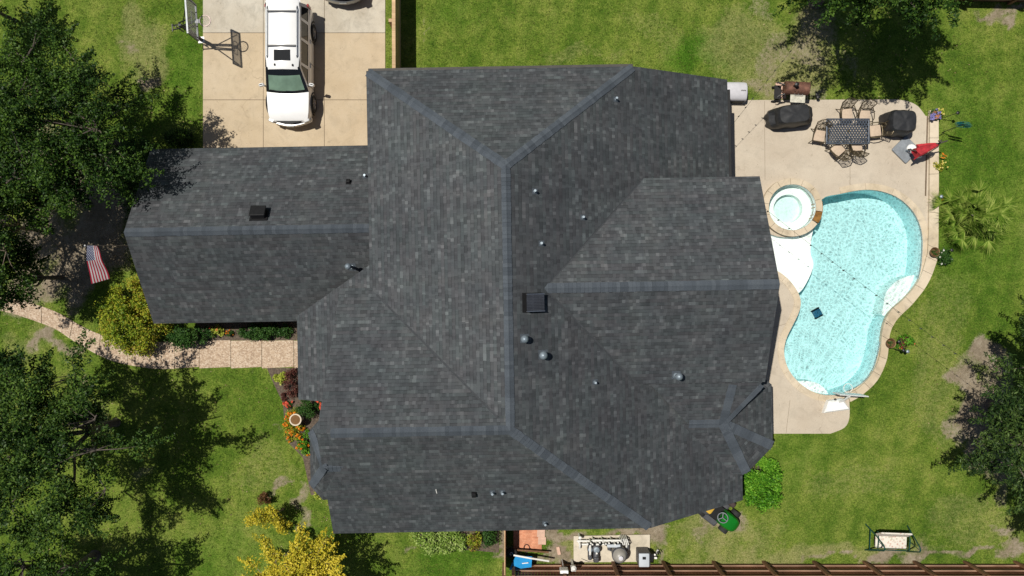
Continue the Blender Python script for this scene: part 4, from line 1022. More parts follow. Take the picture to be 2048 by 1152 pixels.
shrub('lantana', 'green and orange lantana below the birdbath by the bay wall', 'flower bush', 613, 885, .34, .62, .45, 'leaf_bright', 24, 60, .075, 97, .16, None, 'fl_orange', 16, .10)
shrub('citrus_bush', 'bright green glossy bush at the bottom right house corner', 'bush', 1512, 954, 1.08, 1.42, 1.9, 'leaf_bright', 90, 110, .12, 98, .26, aspect=.45)
shrub('groundcover_shrub', 'pale variegated shrub along the bottom wall of the house', 'shrub', 884, 1070, 1.5, .80, .9, 'leaf_pale', 75, 80, .10, 99, .24)
shrub('groundcover_shrub', 'orange brown shrub beside the pale variegated shrub', 'shrub', 950, 1066, .35, .75, .8, 'leaf_shrub', 18, 70, .09, 100, .2, extra='leaf_brown')
shrub('groundcover_shrub', 'dark green shrub next to the thin side fence', 'shrub', 980, 1062, .4, .8, .9, 'leaf_hedge', 18, 70, .1, 101, .2)
shrub('yellow_shoot', 'yellow green sprig beside the wall at the bare lawn edge', 'plant', 640, 985, .16, .22, .7, 'leaf_lime', 5, 40, .09, 102, .14)
# fan palm: fronds of narrow folded blades
pm = thing('fan_palm', 'bushy fan palm on the lawn beside the pool border', 'palm', tuple(G(1934, 436)))
rg = random.Random(5); mb = MB(); st_ = MB()
for i in range(74):
    a = rg.uniform(0, 6.283); el = rg.uniform(.12, 1.25); ln = rg.uniform(.45, 1.15); d = Vector((math.cos(a) * math.cos(el), math.sin(a) * math.cos(el), math.sin(el)))
    o_ = Vector((rg.uniform(-.5, .5), rg.uniform(-.4, .4), .3)); hub = o_ + d * ln
    st_.tube([o_ - Vector((0, 0, .25)), o_ + d * ln * .5 + Vector((0, 0, .04)), hub], [.022, .014, .008], 4)
    side = d.cross(Vector((0, 0, 1))).normalized(); upv = side.cross(d)
    for k in range(20):
        t = (k / 19 - .5) * 2.3; bd = (d * math.cos(t) + side * math.sin(t) + Vector((0, 0, -.18)) * abs(t)).normalized(); L = rg.uniform(.5, .85) * (1 - .18 * abs(t))
        wv = bd.cross(upv).normalized() * .0155; dr = Vector((0, 0, -.16 * L))
        mb.add([hub - wv * .4, hub + wv * .4, hub + bd * L * .55 + wv + dr * .25, hub + bd * L + dr, hub + bd * L * .55 - wv + dr * .25], [(0, 1, 2, 3, 4)])
mb.build('frond', 'leaf_palm', pm, fix=False); st_.build('stem', 'leaf_palm', pm)
mb = MB().lathe([(.22, -.05), (.26, .1), (.2, .4), (.1, .5)], n=12); mb.build('trunk', 'bark', pm, smooth=True)

# ------------------------------------------------------------------ cars
def smoothstep_ring(y, hw, zb, zt, crown, tuck=.06):
    return [(-hw * .86, y, zb), (-hw, y, zb + .16), (-hw * 1.0, y, (zb + zt) / 2), (-hw * .985, y, zt - .12), (-hw + tuck, y, zt - .02), (-hw * .6, y, zt + crown * .6), (0, y, zt + crown),
            (hw * .6, y, zt + crown * .6), (hw - tuck, y, zt - .02), (hw * .985, y, zt - .12), (hw, y, (zb + zt) / 2), (hw, y, zb + .16), (hw * .86, y, zb)]
def wheel(parent, x, y, r=.40, wd=.27):
    s = 1 if x > 0 else -1; T = Matrix.Translation((x, y, r)) @ Matrix.Rotation(R(90) * s, 4, 'Y')
    w_ = thing_part('wheel', parent)
    MB().lathe([(r * .62, -wd / 2), (r * .93, -wd / 2), (r, -wd / 2 + .05), (r, wd / 2 - .05), (r * .93, wd / 2), (r * .66, wd / 2), (r * .62, wd / 2 - .05)], n=28, M4=T).build('tyre', 'tyre', w_, smooth=True)
    mb = MB().lathe([(r * .6, -.1), (r * .64, wd / 2 - .03), (r * .6, wd / 2 - .01), (r * .5, wd / 2 - .06), (.06, wd / 2 - .05), (.05, wd / 2)], n=20, M4=T)
    for k in range(6):
        a = k * math.pi / 3; mb.box((math.cos(a) * r * .34, math.sin(a) * r * .34, wd / 2 - .04), (r * .5, .07, .05), a, M4=T)
    mb.build('rim', 'rim', w_, smooth=True)
def thing_part(name, parent):
    o = bpy.data.objects.new(name, None); o.empty_display_size = .1; C.objects.link(o); o.parent = parent; return o

def suv(px, py, label, paint, cat, rz, rack=True, plate=True):
    c = G(px, py); t = thing('parked_suv', label, cat, tuple(c), rz)
    S = [(-2.60, .80, .48, .92, .0), (-2.57, .93, .40, 1.02, .0), (-2.40, .975, .34, 1.10, .0), (-1.2, .985, .30, 1.12, .0), (.3, .985, .30, 1.11, .0), (1.05, .985, .30, 1.08, .03), (1.6, .975, .30, 1.05, .055), (2.1, .95, .32, 1.0, .05), (2.38, .90, .36, .94, .03), (2.50, .84, .42, .86, .01)]
    MB().loft([smooth_ring for smooth_ring in [smoothstep_ring(*s) for s in S]]).build('body', paint, t, smooth=True)
    # bonnet shut line, bumper, grille, lamps
    def bow(y0, amt, hw, k=9): return [(hw * (2 * i / (k - 1) - 1), y0 - amt * (2 * i / (k - 1) - 1) ** 2) for i in range(k)]
    f_ = bow(2.66, .24, .92); b_ = bow(2.50, .22, .93)
    MB().prism(f_ + b_[::-1], .40, .70).build('bumper', paint, t, smooth=True)
    f_ = bow(2.585, .20, .80); b_ = bow(2.44, .19, .80)
    MB().prism(f_ + b_[::-1], .68, .885).build('grille', 'black_plastic', t)
    f_ = bow(2.592, .20, .58); b_ = bow(2.50, .19, .58)
    MB().prism(f_ + b_[::-1], .775, .815).build('grille_bar', 'chrome', t)
    for s in (-1, 1):
        MB().box((s * .77, 2.43, .82), (.26, .2, .16), -s * .42, .03).build('headlight', 'headlight', t)
        MB().box((s * .93, -2.50, 1.05), (.08, .14, .42), 0, .02).build('tail_light', 'red_lens', t)
    if plate: MB().box((0, 2.675, .56), (.32, .02, .16)).build('number_plate', 'plate', t)
    MB().box((0, -2.62, .52), (1.7, .16, .22), 0, .06).build('rear_bumper', paint, t, smooth=True)
    for x in (-.90, .90):
        for y in (1.62, -1.55): wheel(t, x * .985, y)
    for s in (-1, 1):
        for y in (1.62, -1.55):
            a_ = [(s * .992, y + .50 * math.cos(k * math.pi / 10), .40 + .50 * math.sin(k * math.pi / 10)) for k in range(11)]
            MB().tube(a_, .03, 5).build('wheel_arch', 'black_plastic', t)
    # greenhouse
    def gh(y, hb, zb, ht_, zt): return [(-hb, y, zb), (-ht_ - .03, y, zt - .07), (-ht_ + .05, y, zt - .01), (0, y, zt + .035), (ht_ - .05, y, zt - .01), (ht_ + .03, y, zt - .07), (hb, y, zb)]
    # cabin glass hull, pillars and roof
    yb0, yb1, yt0, yt1 = 1.22, -2.56, .36, -2.42; zb, zt = 1.09, 1.87; hb, htp = .93, .73
    V = lambda s, f, z: Vector((s * (hb + (htp - hb) * z), 0, zb + (zt - zb) * z))
    def side_pt(s, y, z): return Vector((s * (hb + (htp - hb) * z), y, zb + (zt - .05 - zb) * z))
    hull = MB(); e_ = .015
    bt = [side_pt(-1, yb0, 0), side_pt(1, yb0, 0), side_pt(1, yb1, 0), side_pt(-1, yb1, 0)]; tp = [side_pt(-1, yt0, 1), side_pt(1, yt0, 1), side_pt(1, yt1, 1), side_pt(-1, yt1, 1)]
    hull.add(bt + tp, [(0, 1, 5, 4), (1, 2, 6, 5), (2, 3, 7, 6), (3, 0, 4, 7), (4, 5, 6, 7)]); hull.build('side_glass', 'car_glass', t)
    # windscreen with a folded sunshade behind it
    def wsp(u, v, off): 
        p = (tp[0] * (1 - u) + tp[1] * u) * v + (bt[0] * (1 - u) + bt[1] * u) * (1 - v)
        bulge = .10 * (1 - (2 * u - 1) ** 2) * (1 - v * .7)
        n_ = Vector((0, .72, .69)); return p + n_ * off + Vector((0, bulge, bulge * .25))
    grd = [[wsp(u / 10, v / 5, .012) for u in range(11)] for v in range(6)]
    MB().sheet(grd).build('windscreen', 'car_glass', t, smooth=True, fix=False)
    grd = [[wsp(.07 + .86 * u / 10, .10 + .60 * v / 5, .018) for u in range(11)] for v in range(6)]
    MB().sheet(grd).build('sunshade', 'shade_glass', t, smooth=True, fix=False)
    for u0, u1 in ((.12, .52), (.5, .9)):
        MB().tube([wsp(u0, .05, .03), wsp(u1, .11, .03)], .012, 5).build('wiper', 'black_plastic', t)
    pil = MB()
    for s in (-1, 1):
        def strip(a, b, c, d, off=.012):
            o_ = Vector((s * off, 0, off * .3)); pil.quad(a + o_, b + o_, c + o_, d + o_)
        strip(side_pt(s, yb0 + .02, 0), side_pt(s, yb0 - .16, 0), side_pt(s, yt0 - .14, 1), side_pt(s, yt0 + .02, 1))
        for y in (.22, -.86, -1.72): strip(side_pt(s, y + .07, 0), side_pt(s, y - .07, 0), side_pt(s, y - .10, 1), side_pt(s, y + .01, 1))
        strip(side_pt(s, yb1 + .16, 0), side_pt(s, yb1, 0), side_pt(s, yt1, 1), side_pt(s, yt1 + .14, 1))
        strip(side_pt(s, yb0 - .1, .0), side_pt(s, yb1, 0), side_pt(s, yb1, .10), side_pt(s, yb0 - .16, .10), .016)
        strip(side_pt(s, yt0, .86), side_pt(s, yt1 - .02, .86), side_pt(s, yt1, 1), side_pt(s, yt0 - .02, 1), .018)
    pil.build('pillar', paint, t, fix=False)
    R_ = [gh(yt0 + .10, htp * .90, zt - .12, htp * .86, zt - .05), gh(yt0 - .02, htp + .03, zt - .10, htp - .03, zt - .01)] + [gh(y, htp + .035, zt - .10, htp - .02, zt + .02) for y in (-.2, -1.0, -1.9)] + [gh(yt1 - .05, htp + .03, zt - .10, htp - .03, zt + .0), gh(yt1 - .22, htp - .04, zt - .09, htp - .1, zt - .03)]
    MB().loft(R_).build('roof', paint, t, smooth=True)
    MB().box((0, -.13, zt + .045), (.70, .46, .02), 0, .008).build('sunroof', 'car_glass', t)
    if rack:
        for s in (-1, 1):
            mb = MB().tube([(s * .64, -.02, zt + .0), (s * .64, -.1, zt + .08), (s * .64, -2.1, zt + .09), (s * .64, -2.25, zt + .0)], .02, 6)
            mb.build('roof_rail', 'grey_frame', t)
        for y in (-.52, -2.0): MB().box((0, y, zt + .10), (1.26, .06, .03), 0, .01).build('cross_bar', 'black_metal', t)
    for s in (-1, 1):
        mr = MB().box((s * 1.10, .98, 1.22), (.24, .14, .19), s * .25, .05).build('wing_mirror', paint, t, smooth=True)
        MB().tube([(s * .94, 1.0, 1.12), (s * 1.04, .99, 1.17)], .03, 6).build('mirror_arm', 'black_plastic', mr)
        for y in (.35, -.72): MB().box((s * .995, y - .28, .96), (.03, .2, .035), 0, .01).build('door_handle', paint, t)
        for y in (1.0, -.05, -1.05): MB().box((s * .986, y, .72), (.012, .012, .68)).build('door_gap', 'black_plastic', t)
    mb = MB()
    for x, y in ((-.45, .30), (.32, .28)): mb.box((x, y, zt + .03), (.06, .09, .05), 0, .01)
    mb.build('roof_fitting', 'black_plastic', t)
    return t
suv(589, 141, 'white four door estate vehicle parked nose towards the garage', 'white_paint', 'suv', R(180))
suv(691, -101, 'dark vehicle with only its front bumper inside the picture', 'dark_paint', 'suv', R(180.5), rack=False)

# ------------------------------------------------------------------ basketball hoops
t = thing('basketball_hoop', 'tall basketball hoop on a black pole at the driveway edge', 'basketball hoop', tuple(G(403, 80)), R(4))
MB().box((0, 0, .01), (.3, .3, .05), 0, .02).build('base_plate', 'white_plastic', t)
MB().tube([(0, 0, 0), (-.02, 0, 1.2), (-.12, 0, 2.05)], [.085, .08, .075], 10).build('pole', 'black_metal', t, smooth=True)
mb = MB()
for s in (-1, 1):
    mb.tube([(-.14, s * .08, 2.05), (.62, s * .10, 2.55)], .032, 6); mb.tube([(-.10, s * .07, 1.6), (.62, s * .10, 2.15)], .032, 6)
    mb.tube([(.0, s * .08, 1.95), (.62, s * .68, 2.95)], .026, 6); mb.tube([(-.10, s * .07, 1.9), (-.55, s * .1, 1.75)], .03, 6)
mb.tube([(-.55, -.16, 1.75), (-.55, .16, 1.75)], .03, 6); mb.tube([(-.3, 0, 1.2), (-.35, .0, 1.9)], .03, 6)
mb.build('support_arm', 'black_metal', t)
MB().box((.66, 0, 2.65), (.03, 1.52, 1.0)).build('backboard', 'board', t)
mb = MB()
for s in (-1, 1): mb.box((.66, s * .76, 2.65), (.07, .06, 1.08)); mb.box((.66, 0, 2.65 + s * .52), (.068, 1.46, .06))
for s in (-1, 1): mb.box((.682, s * .29, 2.5), (.012, .035, .44))
for z in (2.28, 2.72): mb.box((.681, 0, z), (.012, .545, .035))
mb.build('backboard_frame', 'grey_frame', t)
mb = MB().tube([(.70 + .15 + .23 + .23 * math.cos(a), .23 * math.sin(a), 2.3) for a in [k * math.pi / 14 for k in range(28)]], .026, 6, True)
M['rim_paint'] = mat("faded_rim_paint", (0.62, 0.47, 0.42), 0.5)
mb.build('rim', 'rim_paint', t)
MB().box((.76, 0, 2.3), (.2, .16, .05)).build('rim_bracket', 'white_plastic', t)
mb = MB()
for k in range(12):
    a0 = k * math.pi / 6
    for dr in (-1, 1):
        mb.tube([(1.08 + (.23 - .1 * j / 3) * math.cos(a0 + dr * j * .26), (.23 - .1 * j / 3) * math.sin(a0 + dr * j * .26), 2.3 - .13 * j) for j in range(4)], .0035, 3)
mb.build('net', 'pvc', t)

t = thing('poolside_hoop', 'white poolside basketball hoop leaning over the bottom of the pool', 'pool hoop', tuple(G(1668, 812)), R(8))
mb = MB().loft([[(-.62, -.22, .04), (.62, -.22, .04), (.34, .34, .04), (-.34, .34, .04)], [(-.60, -.20, .26), (.60, -.20, .26), (.32, .32, .30), (-.32, .32, .30)], [(-.52, -.14, .34), (.52, -.14, .34), (.26, .26, .38), (-.26, .26, .38)]])
mb.build('water_base', 'white_plastic', t)
MB().tube([(.12, .22, .3), (.16, .40, .9), (.20, .62, 1.35)], [.055, .05, .05], 10).build('pole', 'white_plastic', t, smooth=True)
MB().box((.21, .70, 1.45), (1.25, .045, .80), -.2, .015).build('backboard', 'white_plastic', t)
mb = MB().tube([(.25 + .19 * math.cos(a), .95 + .19 * math.sin(a), 1.2) for a in [k * math.pi / 10 for k in range(20)]], .014, 6, True); mb.build('rim', 'pvc', t)
MB().box((-.04, .36, .36), (.09, .09, .08), 0, .02).build('fill_cap', 'fascia', t)

# ------------------------------------------------------------------ patio furniture
t = thing('patio_table', 'slate grey patio table with a diamond lattice top', 'table', tuple(G(1682, 269)), 0)
tl, tw, th = 1.94, 1.14, .73
mb = MB()
for k in range(-17, 34):                                     # two families of lattice bars, clipped to the top
    for sg in (-1, 1):
        x0 = -tl / 2 - .2 + k * .125; pts = []
        a = Vector((x0, -tw / 2 * sg)); b = Vector((x0 + tw * .62, tw / 2 * sg)); d = b - a
        t0 = max(0, (-tl / 2 + .05 - a.x) / d.x); t1 = min(1, (tl / 2 - .05 - a.x) / d.x)
        if t1 - t0 < .02: continue
        p, q = a + d * t0, a + d * t1; dn = Vector((-d.y, d.x)).normalized() * .0205; z0 = th - (.010 if sg > 0 else .0)
        mb.add([(p.x - dn.x, p.y - dn.y, z0), (q.x - dn.x, q.y - dn.y, z0), (q.x + dn.x, q.y + dn.y, z0), (p.x + dn.x, p.y + dn.y, z0)], [(0, 1, 2, 3)])
mb.build('lattice_top', 'table_metal', t, fix=False)
mb = MB()
for s in (-1, 1): mb.box((0, s * (tw / 2 - .03), th - .01), (tl, .06, .05), 0, .012); mb.box((s * (tl / 2 - .03), 0, th - .012), (.06, tw - .12, .05), 0, .012)
mb.build('table_rim', 'table_metal', t)
for sx in (-1, 1):
    for sy in (-1, 1): MB().tube([(sx * .82, sy * .48, th - .02), (sx * .78, sy * .45, .4), (sx * .86, sy * .52, .04)], [.035, .028, .03], 8).build('leg', 'table_metal', t)
MB().lathe([(.05, .0), (.045, .06), (.025, .07)], (0, 0, th + .002), 12).build('umbrella_hole_cap', 'bronze', t)

def make_chair(label):
    t = thing('patio_chair', label, 'chair', (0, 0, 0), 0, 'cast metal patio chairs around the lattice table')
    # faces +y
    MB().box((0, .02, .45), (.47, .47, .07), 0, .03).build('cushion', 'cushion', t, smooth=True)
    mb = MB()
    for s in (-1, 1):
        mb.box((s * .24, .02, .405), (.03, .5, .03)); mb.box((0, .02 + s * .24, .403), (.45, .03, .03))
    mb.build('seat_frame', 'bronze', t)
    for s in (-1, 1):
        MB().tube([(s * .24, .25, .41), (s * .25, .27, .2), (s * .26, .30, 0)], .018, 6).build('leg', 'bronze', t)
        MB().tube([(s * .23, -.22, .41), (s * .24, -.27, .2), (s * .25, -.33, 0)], .018, 6).build('leg', 'bronze', t)
        MB().tube([(s * .25, -.28, .68), (s * .31, -.05, .68), (s * .32, .15, .66), (s * .28, .27, .58), (s * .25, .25, .42)], .021, 6).build('armrest', 'bronze', t)
    def bk(u, v):                                            # curved, raked back: u -1..1, v 0..1
        return Vector((u * (.24 + .05 * v), -.24 - .20 * v - .07 * (1 - u * u) * (.3 + v), .45 + .46 * v))
    mb = MB().tube([bk(-1, 0), bk(-1, .5), bk(-1.06, 1), bk(-.6, 1.06), bk(0, 1.14), bk(.6, 1.06), bk(1.06, 1), bk(1, .5), bk(1, 0)], .021, 6)
    mb.tube([bk(u / 4, .06) for u in range(-4, 5)], .017, 5); mb.build('back_frame', 'bronze', t)
    mb = MB()
    for cu, cv in ((-.62, .30), (0, .30), (.62, .30), (-.62, .74), (0, .76), (.62, .74)):
        mb.tube([bk(cu + .27 * math.cos(a), cv + .19 * math.sin(a)) for a in [k * math.pi / 6 for k in range(12)]], .0115, 4, True)
        mb.tube([bk(cu + .12 * math.cos(a), cv + .09 * math.sin(a)) for a in [k * math.pi / 4 for k in range(8)]], .009, 4, True)
    for u0 in (-.32, .32):
        mb.tube([bk(u0 + .12 * math.sin(v * 6), v) for v in (.06, .25, .5, .75, 1.05)], .0115, 4)
    mb.tube([bk(u / 6, .52 + .05 * math.sin(u * 2)) for u in range(-6, 7)], .0115, 4)
    mb.build('lattice_back', 'bronze', t)
    return t
chairs = [((1684, 233), 186, 'patio chair on the house side of the long table edge near the smoker'), ((1719, 236), 177, 'patio chair tucked under the table edge nearest the rounded grill cover'),
          ((1630, 275), 170, 'patio chair turned sideways at the end of the table near the house'), ((1741, 266), 97, 'patio chair tucked at the table end facing the covered grill'),
          ((1667, 304), 42, 'patio chair pulled out and angled away from the table towards the pool'), ((1703, 296), 4, 'patio chair pushed under the table edge nearest the pool')]
ch0 = None
for (xy, a, lb) in chairs:
    if ch0 is None: o = ch0 = make_chair(lb)
    else: o = copy_tree(ch0); o['label'] = lb
    p = G(*xy); o.location = (p.x, p.y, .04); o.rotation_euler.z = R(a); o.scale = (1.06, 1.06, 1.02)

def cover_mesh(name, label, px, py, lx, ly, ht, rz, waist, seed, cat='covered grill', domes=()):
    t = thing(name, label, cat, (*G(px, py)[:2], .04), rz); n = 44; rings = []
    for j, v in enumerate((0, .12, .3, .5, .66, .72, .84, .93, 1.0)):
        ring = []
        for k in range(n):
            a = 2 * math.pi * k / n; ca, sa = math.cos(a), math.sin(a)
            e = 4.5
            s = 1.0 / ((abs(ca) ** e + abs(sa) ** e) ** (1 / e))
            f = 1.0 + .04 * (1 - v); tp = 1 - max(0, v - .75) ** 2 * 2.6
            wx = 1.0 if v < .66 else waist
            fold = 1 + .045 * math.sin(a * 9 + seed + v * 3) * (1 - v) + .05 * mnoise.noise(Vector((ca * 2.2, sa * 2.2, v * 3 + seed)))
            z = ht * v
            x = ca * s * lx / 2 * f * wx * tp * fold; y = sa * s * ly / 2 * f * tp * fold
            if j == 0: z += .05 * abs(math.sin(a * 4 + seed))
            ring.append((x, y, z + .025 * mnoise.noise(Vector((x * 4, y * 4, seed))) * v))
        rings.append(ring)
    last = rings[-1]
    for sc in (.8, .5, .2): rings.append([(p[0] * sc, p[1] * sc, ht + .03 * (1 - sc) + .03 * mnoise.noise(Vector((p[0] * 5 * sc, p[1] * 5 * sc, seed)))) for p in last])
    MB().loft(rings).build('fabric_cover', 'cover', t, smooth=True); return t
t = cover_mesh('covered_grill', 'long black covered grill beside the rusty smoker', 1572, 238, 1.90, .88, 1.05, R(6), .80, 1.0)
MB().tube([(-.99, .1, .12), (-1.0, -.0, .16), (-.98, -.12, .12)], .015, 5).build('drawstring', 'wire', t)
t = cover_mesh('covered_grill', 'square black covered grill near the corner of the pool deck', 1784, 252, 1.26, 1.02, 1.10, R(-2), .95, 4.0)
MB().tube([(.70, .1, .5), (.73, -.02, .5), (.70, -.14, .5)], .015, 5).build('cover_handle', 'wire', t)

# rusty barrel smoker
t = thing('barrel_smoker', 'rusty brown barrel smoker with a folding side shelf', 'smoker', tuple(G(1577, 196)), R(-3))
def hcyl(mb, x0, x1, y, z, r, n=24): mb.lathe([(r * .92, x0 - .02), (r, x0), (r, x1), (r * .92, x1 + .02)], n=n, M4=Matrix.Translation((0, y, z)) @ Matrix.Rotation(R(90), 4, 'Y')); return mb
hcyl(MB(), -.50, .52, .20, .92, .29).build('barrel', 'rust', t, smooth=True)
mb = MB().box((-.15, .2, 1.225), (.03, .40, .03)); mb.box((.52, .2, 1.0), (.02, .5, .3)); mb.build('barrel_band', 'rust', t)
MB().lathe([(.06, 0), (.06, .3), (.09, .32), (.09, .36), (.02, .40)], (-.18, .22, 1.16), 12).build('chimney', 'black_metal', t, smooth=True)
MB().box((.09, -.24, .92), (.66, .38, .03), 0, .01).build('front_shelf', 'shelf_grey', t)
mb = MB()
for x in (-.1, .08, .26): mb.box((x, -.06, 1.0), (.03, .05, .06))
mb.tube([(-.1, -.12, 1.04), (.26, -.12, 1.04)], .012, 6); mb.build('lid_handle', 'chrome', t)
for sx in (-.55, .5):
    for sy in (-.22, .45): MB().tube([(sx * .9, sy * .7 + .05, .8), (sx, sy, .04)], .025, 6).build('leg', 'black_metal', t)
for sy in (-.22, .45): MB().tube([(-.5, sy * .6 + .05, .95), (-.72, sy * .8 + .03, .9), (-.80, sy, .85)], .035, 6).build('side_bracket', 'black_metal', t)
MB().box((-.66, .12, .45), (.3, .6, .03)).build('lower_shelf', 'black_metal', t)
for sy in (-.22, .42): MB().lathe([(.09, -.03), (.11, -.02), (.11, .02), (.09, .03)], n=16, M4=Matrix.Translation((-.72, sy, .12)) @ Matrix.Rotation(R(90), 4, 'X')).build('wheel', 'tyre', t)
mb = MB().tube([(.44, -.38, .93), (.50, -.38, .98), (.50, -.12, .98), (.44, -.12, .93)], .018, 6); mb.build('shelf_handle', 'black_metal', t)
for k, (px, py) in enumerate(((1561, 173), (1561, 190))):
    o = MB().box((0, 0, .03), (.46, .34, .06), 0, .01).build('stepping_slab', 'pave_pink', loc=tuple(G(px, py)))
    tag(o, ['pink paving slab under the back wheels of the smoker', 'pink paving slab under the front wheels of the smoker'][k], 'paving slab', 'pink slabs under the smoker')
t = thing('garden_lamp', 'pair of small black disc stake lights right of the smoker', 'stake light', tuple(G(1628, 192)), 0.4)
for k, (x, y) in enumerate(((.0, .0), (.0, -.15))):
    h = MB().lathe([(.02, .34), (.08, .36), (.08, .385), (.02, .40)], (x, y, 0), 12).build('lamp_head', 'black_metal', t); MB().cyl((x, y, -.05), (x, y, .36), .012).build('stake', 'black_metal', h)

# pale equipment housing under the east eave
t = thing('equipment_housing', 'pale grey rounded generator housing half under the eave', 'generator', tuple(G(1459, 188)), R(-1))
pf = [(-.42, .08), (-.42, .52), (-.34, .64), (-.1, .72), (.18, .70), (.36, .60), (.42, .46), (.42, .08)]
MB().loft([[(x, y, z) for y, z in pf] for x in (-.72, .50)] + [[(x, y * .97, .08 + (z - .08) * .9) for y, z in pf] for x in (.62,)]).build('casing', 'pale_grey', t, smooth=True)
MB().box((-.05, 0, .04), (1.6, .95, .1)).build('slab', 'pad', t)
mb = MB()
for k in range(6): mb.box((.625, -.2 + k * .08, .32), (.012, .03, .3))
mb.build('louvre', 'black_plastic', t)
mb = MB()
for k in range(5): mb.box((.33 + k * .045, -.02 + .008 * (k % 2), .738), (.028, .045, .006))
mb.build('badge', 'fascia', t)
MB().box((.2, -.44, .3), (.7, .03, .4)).build('side_panel', 'black_plastic', t)

# parasol folded on its square base
t = thing('folded_parasol', 'folded red parasol lying across its square grey base', 'parasol', (*G(1809, 300)[:2], .04), R(45))
MB().box((0, 0, .06), (.92, .92, .12), 0, .05).build('base', 'base_grey', t)
MB().lathe([(.2, .12), (.22, .16), (.19, .22), (.05, .24)], (.16, -.14, 0), 18).build('counterweight', 'white_plastic', t, smooth=True)
MB().tube([(-.05, -.05, .1), (-.05, -.05, .5)], .05, 10).build('mount', 'galv', t)
D = Matrix.Rotation(-R(45), 4, 'Z')
def wv(p): return tuple(D @ Vector(p))
mb = MB(); rings = []
for j in range(9):
    v = j / 8; c = Vector((.05 + .72 * v, -.26 + .28 * v, .85 + .45 * v)); rad = .25 * (1 - v) ** .8 + .035
    rings.append([wv(c + Vector((0.1 * math.sin(k), rad * math.cos(2 * math.pi * k / 22) * (1 + .22 * math.cos(k * 2 * math.pi * 6 / 22)), rad * .9 * math.sin(2 * math.pi * k / 22) * (1 + .22 * math.cos(k * 2 * math.pi * 6 / 22))))) for k in range(22)])
mb.loft(rings).build('canopy', 'umb_red', t, smooth=True)
MB().tube([wv((-.05, -.05, .4)), wv((.0, -.22, 1.0)), wv((.4, -.10, 1.12)), wv((.72, .02, 1.3)), wv((1.12, .14, 1.45))], .03, 8).build('mast', 'pole', t)
MB().tube([wv((.20, -.48, .5)), wv((.45, -.36, 1.0)), wv((.74, -.12, 1.35)), wv((.78, .02, 1.5)), wv((.65, .12, 1.55))], .022, 8).build('swing_arm', 'pole', t)
MB().box(wv((.25, -.44, .75)), (.1, .1, .34), .3, .03).build('crank_housing', 'galv', t)
MB().box(wv((.70, .08, 1.65)), (.1, .07, .1), 0, .02).build('slide_joint', 'pole', t)

# swing seat
t = thing('garden_swing', 'green framed garden swing with a floral cushioned seat', 'garden swing', tuple(G(1772, 1077)), R(-2))
MB().box((-.04, .02, .52), (1.40, .56, .12), 0, .05).build('seat_cushion', 'floral', t, smooth=True)
mb = MB().loft([[(x, y, z) for x in (-.74, .66) for y, z in (((.26, .55), (.38, .55)) if x < 0 else ((.38, .55), (.26, .55)))], [(x, y, z) for x in (-.72, .64) for y, z in (((.52, 1.05), (.58, 1.03)) if x < 0 else ((.58, 1.03), (.52, 1.05)))]])
mb.build('back_cushion', 'floral', t)
mb = MB().box((0, .02, .44), (1.3, .6, .04)); mb.tube([(-.66, -.28, .47), (.66, -.28, .47)], .025, 6); mb.build('seat_frame', 'swing_green', t)
for s in (-1, 1):
    MB().tube([(s * .95, .62, 0), (s * .84, .36, .8), (s * .78, .12, 1.42), (s * .78, 0, 1.5)], .03, 8).build('leg', 'swing_green', t)
    MB().tube([(s * .95, -.55, 0), (s * .84, -.3, .8), (s * .78, -.10, 1.42), (s * .78, 0, 1.5)], .03, 8).build('leg', 'swing_green', t)
    MB().tube([(s * .89, -.42, .35), (s * .89, .48, .35)], .022, 6).build('stretcher', 'swing_green', t)
    MB().tube([(s * .68, .5, .62), (s * .70, .2, .78), (s * .70, -.24, .72), (s * .67, -.28, .47)], .022, 6).build('armrest', 'swing_green', t)
    MB().tube([(s * .74, 0, 1.46), (s * .70, .1, .78)], .014, 6).build('hanger', 'swing_green', t)
MB().tube([(-.92, -.5, .08), (.92, -.5, .08)], .022, 6).build('ground_bar', 'swing_green', t)

# riding mower half under the eave
t = thing('riding_mower', 'green riding mower with a yellow seat parked under the roof edge', 'mower', tuple(G(1432, 1021)), R(-38)); t.scale = (1.12, 1.12, 1.05)
# front = +x
def mring(x, hw, z0, z1): return [(x, -hw, z0), (x, -hw, z1 - .10), (x, -hw * .8, z1 - .02), (x, 0, z1), (x, hw * .8, z1 - .02), (x, hw, z1 - .10), (x, hw, z0)]
MB().loft([mring(.10, .30, .35, .86), mring(.35, .32, .33, .84), mring(.65, .30, .32, .76), mring(.82, .24, .32, .66), mring(.90, .14, .36, .56)]).build('hood', 'mow_green', t, smooth=True)
MB().box((-.25, 0, .36), (1.1, .62, .14), 0, .04).build('chassis', 'black_plastic', t)
MB().box((-.1, 0, .20), (.75, 1.1, .14), 0, .06).build('cutting_deck', 'pump', t)
MB().loft([mring(-.95, .26, .42, .62), mring(-.7, .36, .40, .72), mring(-.45, .36, .40, .70), mring(-.3, .3, .40, .60)]).build('fender', 'pump', t, smooth=True)
st_ = MB().box((-.58, .0, .78), (.42, .46, .12), 0, .05).build('seat', 'mow_yellow', t, smooth=True)
MB().box((-.80, 0, .98), (.10, .44, .36), 0, .04).build('backrest', 'mow_yellow', st_, smooth=True)
ms = MB().tube([(.02 + .19 * math.cos(a), .19 * math.sin(a), 1.02 + .06 * math.cos(a)) for a in [k * math.pi / 10 for k in range(20)]], .018, 6, True)
for a in (0, 2.1, 4.2): ms.tube([(.02, 0, 1.0), (.02 + .18 * math.cos(a), .18 * math.sin(a), 1.01 + .06 * math.cos(a))], .016, 5)
ms.build('steering_wheel', 'base_grey', t); MB().cyl((.12, 0, .8), (.02, 0, 1.01), .03).build('steering_column', 'black_plastic', t)
